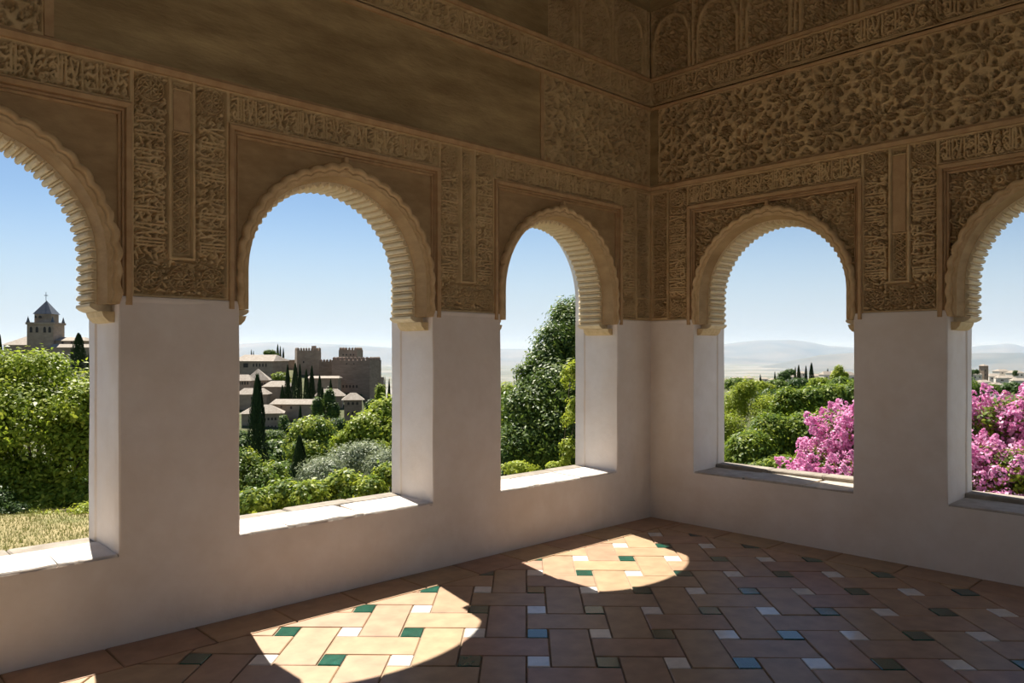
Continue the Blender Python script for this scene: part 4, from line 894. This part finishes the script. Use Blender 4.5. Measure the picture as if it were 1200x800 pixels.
for x in (314, 318, 322): b.win(x, 491, 2.2, 3, arch=False); b.win(x, 501, 1.8, 5)
b.win(281+6, 501, 4, 5, arch=False)
b = Bld('palace_wing', 'long low palace wing with clay roof under the cypress group', 275, 350, 505, yaw=-.08); b.wall(318, 374, 473.5, 510, 7, 'rust_far'); b.hip(317, 374, 468, 473.5, 7, ridge=.9); b.win(341, 477.5, 2.2, 3, arch=False); b.win(329, 476.5, 2, 2.4, arch=False)
b = Bld('palace_house', 'house with pale sloping roof below the massive tower', 300, 390, 490, yaw=.15); b.wall(370, 401, 464, 500, 8, 'rust_far'); b.hip(369, 402, 456, 464, 8, ridge=.5)
b = Bld('palace_house', 'flat pale-roofed house between cypresses and the massive tower', 318, 378, 470, yaw=0); b.wall(360, 396, 443, 475, 6, 'rust_far'); b.hip(360, 396, 440.5, 443, 6, ridge=.9)
b = Bld('watch_tower', 'slim brick lookout tower with a pale hipped roof', 268, 414, 515, yaw=.2, cat='tower'); b.wall(403.5, 424, 468.5, 530, 6.2, 'brick_far'); b.hip(402.5, 425, 460.5, 468.5, 6.2, ridge=.25)
for x in (408.5, 413.5, 418.5): b.win(x, 472.5, 2.4, 3.6)
for x in (408, 413, 418): b.win(x, 484, 1.8, 4)
b = Bld('curtain_wall', 'lower fortress wall stepping down right of the massive tower', 345, 440, 480, yaw=-.1, cat='wall'); b.wall(434, 446, 442, 500, 6, 'brick_far')
GC = 'dark cypresses among the palace roofs'
for k, (x, yt, yb, d, w, lab) in enumerate([(337, 429, 492, 294, 8, 'leftmost of the dark cypress group before the palace'), (346, 427, 492, 290, 10, 'second cypress of the palace group from the left'), (351.5, 428, 492, 297, 6, 'thin middle cypress of the palace group'), (359, 434, 492, 291, 8, 'fourth cypress of the palace group from the left'), (365.5, 430, 492, 294, 8, 'rightmost cypress of the dark palace group'),
        (331, 452, 492, 290, 7, 'low cypress at the left foot of the palace group'), (374.5, 440, 490, 291, 7, 'cypress between the palace group and the massive tower'), (387.5, 445, 490, 293, 6, 'small cypress against the massive tower'), (378, 455, 520, 250, 9, 'tall cypress left of the slim lookout tower'), (352, 478, 512, 200, 10, 'short dark conifer above the rounded tree'),
        (325.5, 403.5, 421, 420, 3.4, 'tallest of three small cypresses on the skyline'), (328.5, 406, 421, 426, 3, 'middle of three small cypresses on the skyline'), (332, 408, 421, 434, 3, 'rightmost of three small cypresses on the skyline'), (294.5, 410, 417, 430, 2.4, 'left one of two tiny cypresses over the palace roof'), (297, 411.5, 417, 438, 2.6, 'right one of two tiny cypresses over the palace roof'),
        (451, 444, 490, 282, 4, 'thin cypress left of the middle arch jamb'), (456, 446, 490, 276, 6, 'cypress touching the right jamb of the middle arch')]): cypress(x, yt, yb, d, w, lab, GC, k)
GT = 'trees around the palace'
plant('garden_tree', 'rounded green tree among the palace roofs', 'tree', [pb(328,442,332,8,5),pb(334,445,331,6,5)], 2200, 1.0, 'mid', GT, cl=14, second=('yellow', .3))
plant('garden_tree', 'umbrella-shaped tree on the skyline over the palace wing', 'tree', [pb(316,413.5,415,6,3.2),pb(321,417,415,5,3)], 1800, 1.0, 'dark', GT, cl=14, second=('mid', .5))
plant('poplar', 'upright green poplar left of the slim lookout tower', 'tree', [pb(386,470,240,6,12),pb(390,484,238,7,12),pb(372,480,238,6,12)], 3600, .85, 'mid', GT, cl=14, second=('dark', .6))
plant('garden_tree', 'dark trees at the foot of the slim lookout tower', 'tree', [pb(396,500,225,10,9),pb(382,505,220,12,9),pb(408,512,215,10,6),pb(434,478,245,6,9)], 4200, .9, 'dark', GT, cl=14)
plant('garden_tree', 'pale green trees right of the massive tower', 'tree', [pb(446,464,250,6,12),pb(452,478,235,9,9),pb(430,492,215,6,7)], 3200, .85, 'bright', GT, cl=14)
plant('garden_tree', 'dark trees under the front palace building', 'tree', [pb(320,513,205,12,8),pb(300,515,205,14,9),pb(332,498,215,6,10),pb(341,505,214,8,8),pb(282,515,205,12,9),pb(312,526,190,16,8),pb(286,528,190,14,8)], 6500, .8, 'dark', GT, cl=14, second=('mid', .4))
# church at the far left
b = Bld('church', 'church with square bell tower and dark pointed roof behind the leftmost arch', 420, 47, 420, cat='church', yaw=.12)
b.wall(32.5, 61.5, 380, 425, 13.5, 'rust_far', 0, 'bell_tower'); b.wall(31.3, 62.7, 377.5, 380, 14.6, 'rust_far', -.5, 'cornice'); b.wall(38.5, 57, 367, 378, 9, 'rust_far', 2.2, 'lantern'); b.hip(38, 57.5, 351, 367.5, 9.5, 2, mat='slate_far', over=.4)
MB().box(-.12, .12, 6.6, 6.8, b.Z(351.5), b.Z(341)).box(-1.0, 1.0, 6.6, 6.8, b.Z(345.4), b.Z(344.6)).obj('cross', M['slate_far'], b.root)
for x in (33.5, 60.5):
    for yy in (.3, 13): MB().add([(b.X(x)-.7,yy-.7,b.Z(377.5)),(b.X(x)+.7,yy-.7,b.Z(377.5)),(b.X(x)+.7,yy+.7,b.Z(377.5)),(b.X(x)-.7,yy+.7,b.Z(377.5)),(b.X(x),yy,b.Z(370))], [(0,1,4),(1,2,4),(2,3,4),(3,0,4)]).obj('pinnacle', M['slate_far'], b.root)
for x in (37, 43.5, 52, 57.5): b.win(x, 386, 3, 7)
b.win(42, 371, 2, 3); b.win(47, 371, 3, 3.4)
b.wall(4, 62, 404, 430, 20, 'rust_far', 3, 'nave_wall'); b.hip(2, 64, 393.5, 404, 20, 3, ridge=.45)
b.wall(60, 92, 399, 430, 16, 'rust_far', 2, 'nave_wall'); b.hip(58, 93, 394.5, 399, 16, 2, ridge=.7); b.wall(62, 106, 407, 432, 8, 'rust_far', -5, 'aisle_wall'); b.hip(62, 107, 403, 407, 8, -5, ridge=.9)
for x in (72, 77): b.win(x, 420, 3, 7, -5)
for x in (70, 80, 84): b.win(x, 401.5, 2.4, 3, 2)
GCH = 'cypresses beside the church'
for k, (x, yt, yb, w, d, lab) in enumerate([(92, 391, 430, 16, 380, 'large broad cypress in front of the church'), (105, 413, 440, 9, 300, 'small cypress right of the large church cypress'), (112, 412, 440, 7, 314, 'small cypress touching the jamb of the leftmost arch'), (0, 393, 420, 6, 400, 'dark cypress at the photo edge left of the church')]): cypress(x, yt, yb, d, w, lab, GCH, k)
# town on the right
GTN = 'pale houses of the hillside town'
def house(x0, x1, yt, yb, d, lab, rf=.35, mat='white_far', yaw=0, wn=2):
    b = Bld('town_house', lab, d, (x0+x1)/2, yb, GTN, 'house', yaw); h = (yb-yt); b.wall(x0, x1, yt+h*rf, yb+4, 10, mat); b.hip(x0, x1, yt, yt+h*rf, 10, ridge=.6, over=.4)
    for i in range(wn): b.win(x0+(x1-x0)*(i+.5)/wn, yt+h*.68, (x1-x0)*.14, h*.22, arch=False)
for i, (x0, x1, yt, yb, d) in enumerate([(921,938,439,446,860),(934,944,435,441,900),(965,979,435,446,850),(975,990,434,440,900),(988,1004,435.5,447,840),(950,962,438,445,880),(905,918,443,449,850),(890,900,442,447,900),(872,884,441,446,930),(858,868,441.5,446,965)]):
    house(x0, x1, yt, yb, d, ['pale town house with a clay roof beside the distant cypress group', 'small upper town house beside the distant cypress group', 'cream town house right of the distant cypresses', 'upper cream town house right of the distant cypresses', 'large pale town house touching the right pier', 'low town house between the cypresses and the cream house', 'low town house left of the distant cypresses', 'small distant house over the feathery shrub', 'second small distant house from the left jamb', 'leftmost tiny distant house by the left jamb'][i], yaw=(-1)**i*.2)
for i, (x0, x1, yt, yb, d, lab) in enumerate([(1139,1152,435,445,760,'house with grey roof left of the brick town tower'),(1160,1172,438,446,800,'brown-roofed house right of the brick town tower'),(1170,1186,432.5,439,860,'long pale house on the upper right of the town'),(1170,1190,440,448,760,'broad pale house in front of the upper town houses'),(1186,1202,434,442,840,'house at the photo edge on the upper right'),(1134,1148,446,454,680,'low house nearest the blossom at the left'),(1150,1164,445,453,715,'pale house directly under the brick town tower'),(1188,1204,443,451,720,'pale house at the photo edge above the blossom'),(1166,1178,448,456,665,'low house just above the pink blossom')]): house(x0, x1, yt, yb, d, lab, yaw=(-1)**i*.25)
b = Bld('bell_tower', 'slim brick bell tower rising over the town roofs at the right', 770, 1156, 448, cat='tower', yaw=.3); b.wall(1152.5, 1159, 428.5, 450, 6, 'rust_far'); b.hip(1152, 1159.5, 426.5, 428.5, 6.4, over=.3); b.win(1154.5, 434, 1.3, 2.6); b.win(1154.5, 439, 1.3, 2.6)
GR = 'cypresses over the town'
for k, (x, yt, yb, d, w, lab) in enumerate([(936, 428, 443, 780, 5, 'left cypress of the pair over the town'), (951, 425.5, 442, 760, 6, 'tallest distant cypress over the town'), (944.5, 429, 442, 770, 4, 'cypress between the two taller town cypresses'), (908, 436, 450, 700, 3.5, 'thin cypress at the left end of the town trees'), (891, 439, 447, 720, 3.5, 'small cypress above the feathery shrub'), (897, 447, 455, 600, 4, 'small dark cypress lower above the garden shrub'), (970, 432, 437, 900, 3, 'tiny cypress above the cream town house'), (932, 430, 440, 800, 3, 'thin cypress left of the town cypress pair')]): cypress(x, yt, yb, d, w, lab, GR, k)
plant('town_tree', 'dark rounded tree left of the distant cypresses', 'tree', [pb(919,442,760,7,6),pb(926,437,770,6,4),pb(914,446,750,5,4)], 2600, 2.2, 'dark', cl=14)
plant('town_tree', 'light green tree rising in front of the right pier', 'tree', [pb(983,436,420,6,7),pb(978,443,420,5,6),pb(990,441,420,4,5)], 2200, 1.3, 'yellow', cl=14)
plant('town_tree', 'dark trees at the left of the town in the right arch', 'tree', [pb(1132,440,500,7,8),pb(1143,436,640,4,3),pb(1190,438,700,3,4)], 2200, 1.5, 'dark', cl=14)
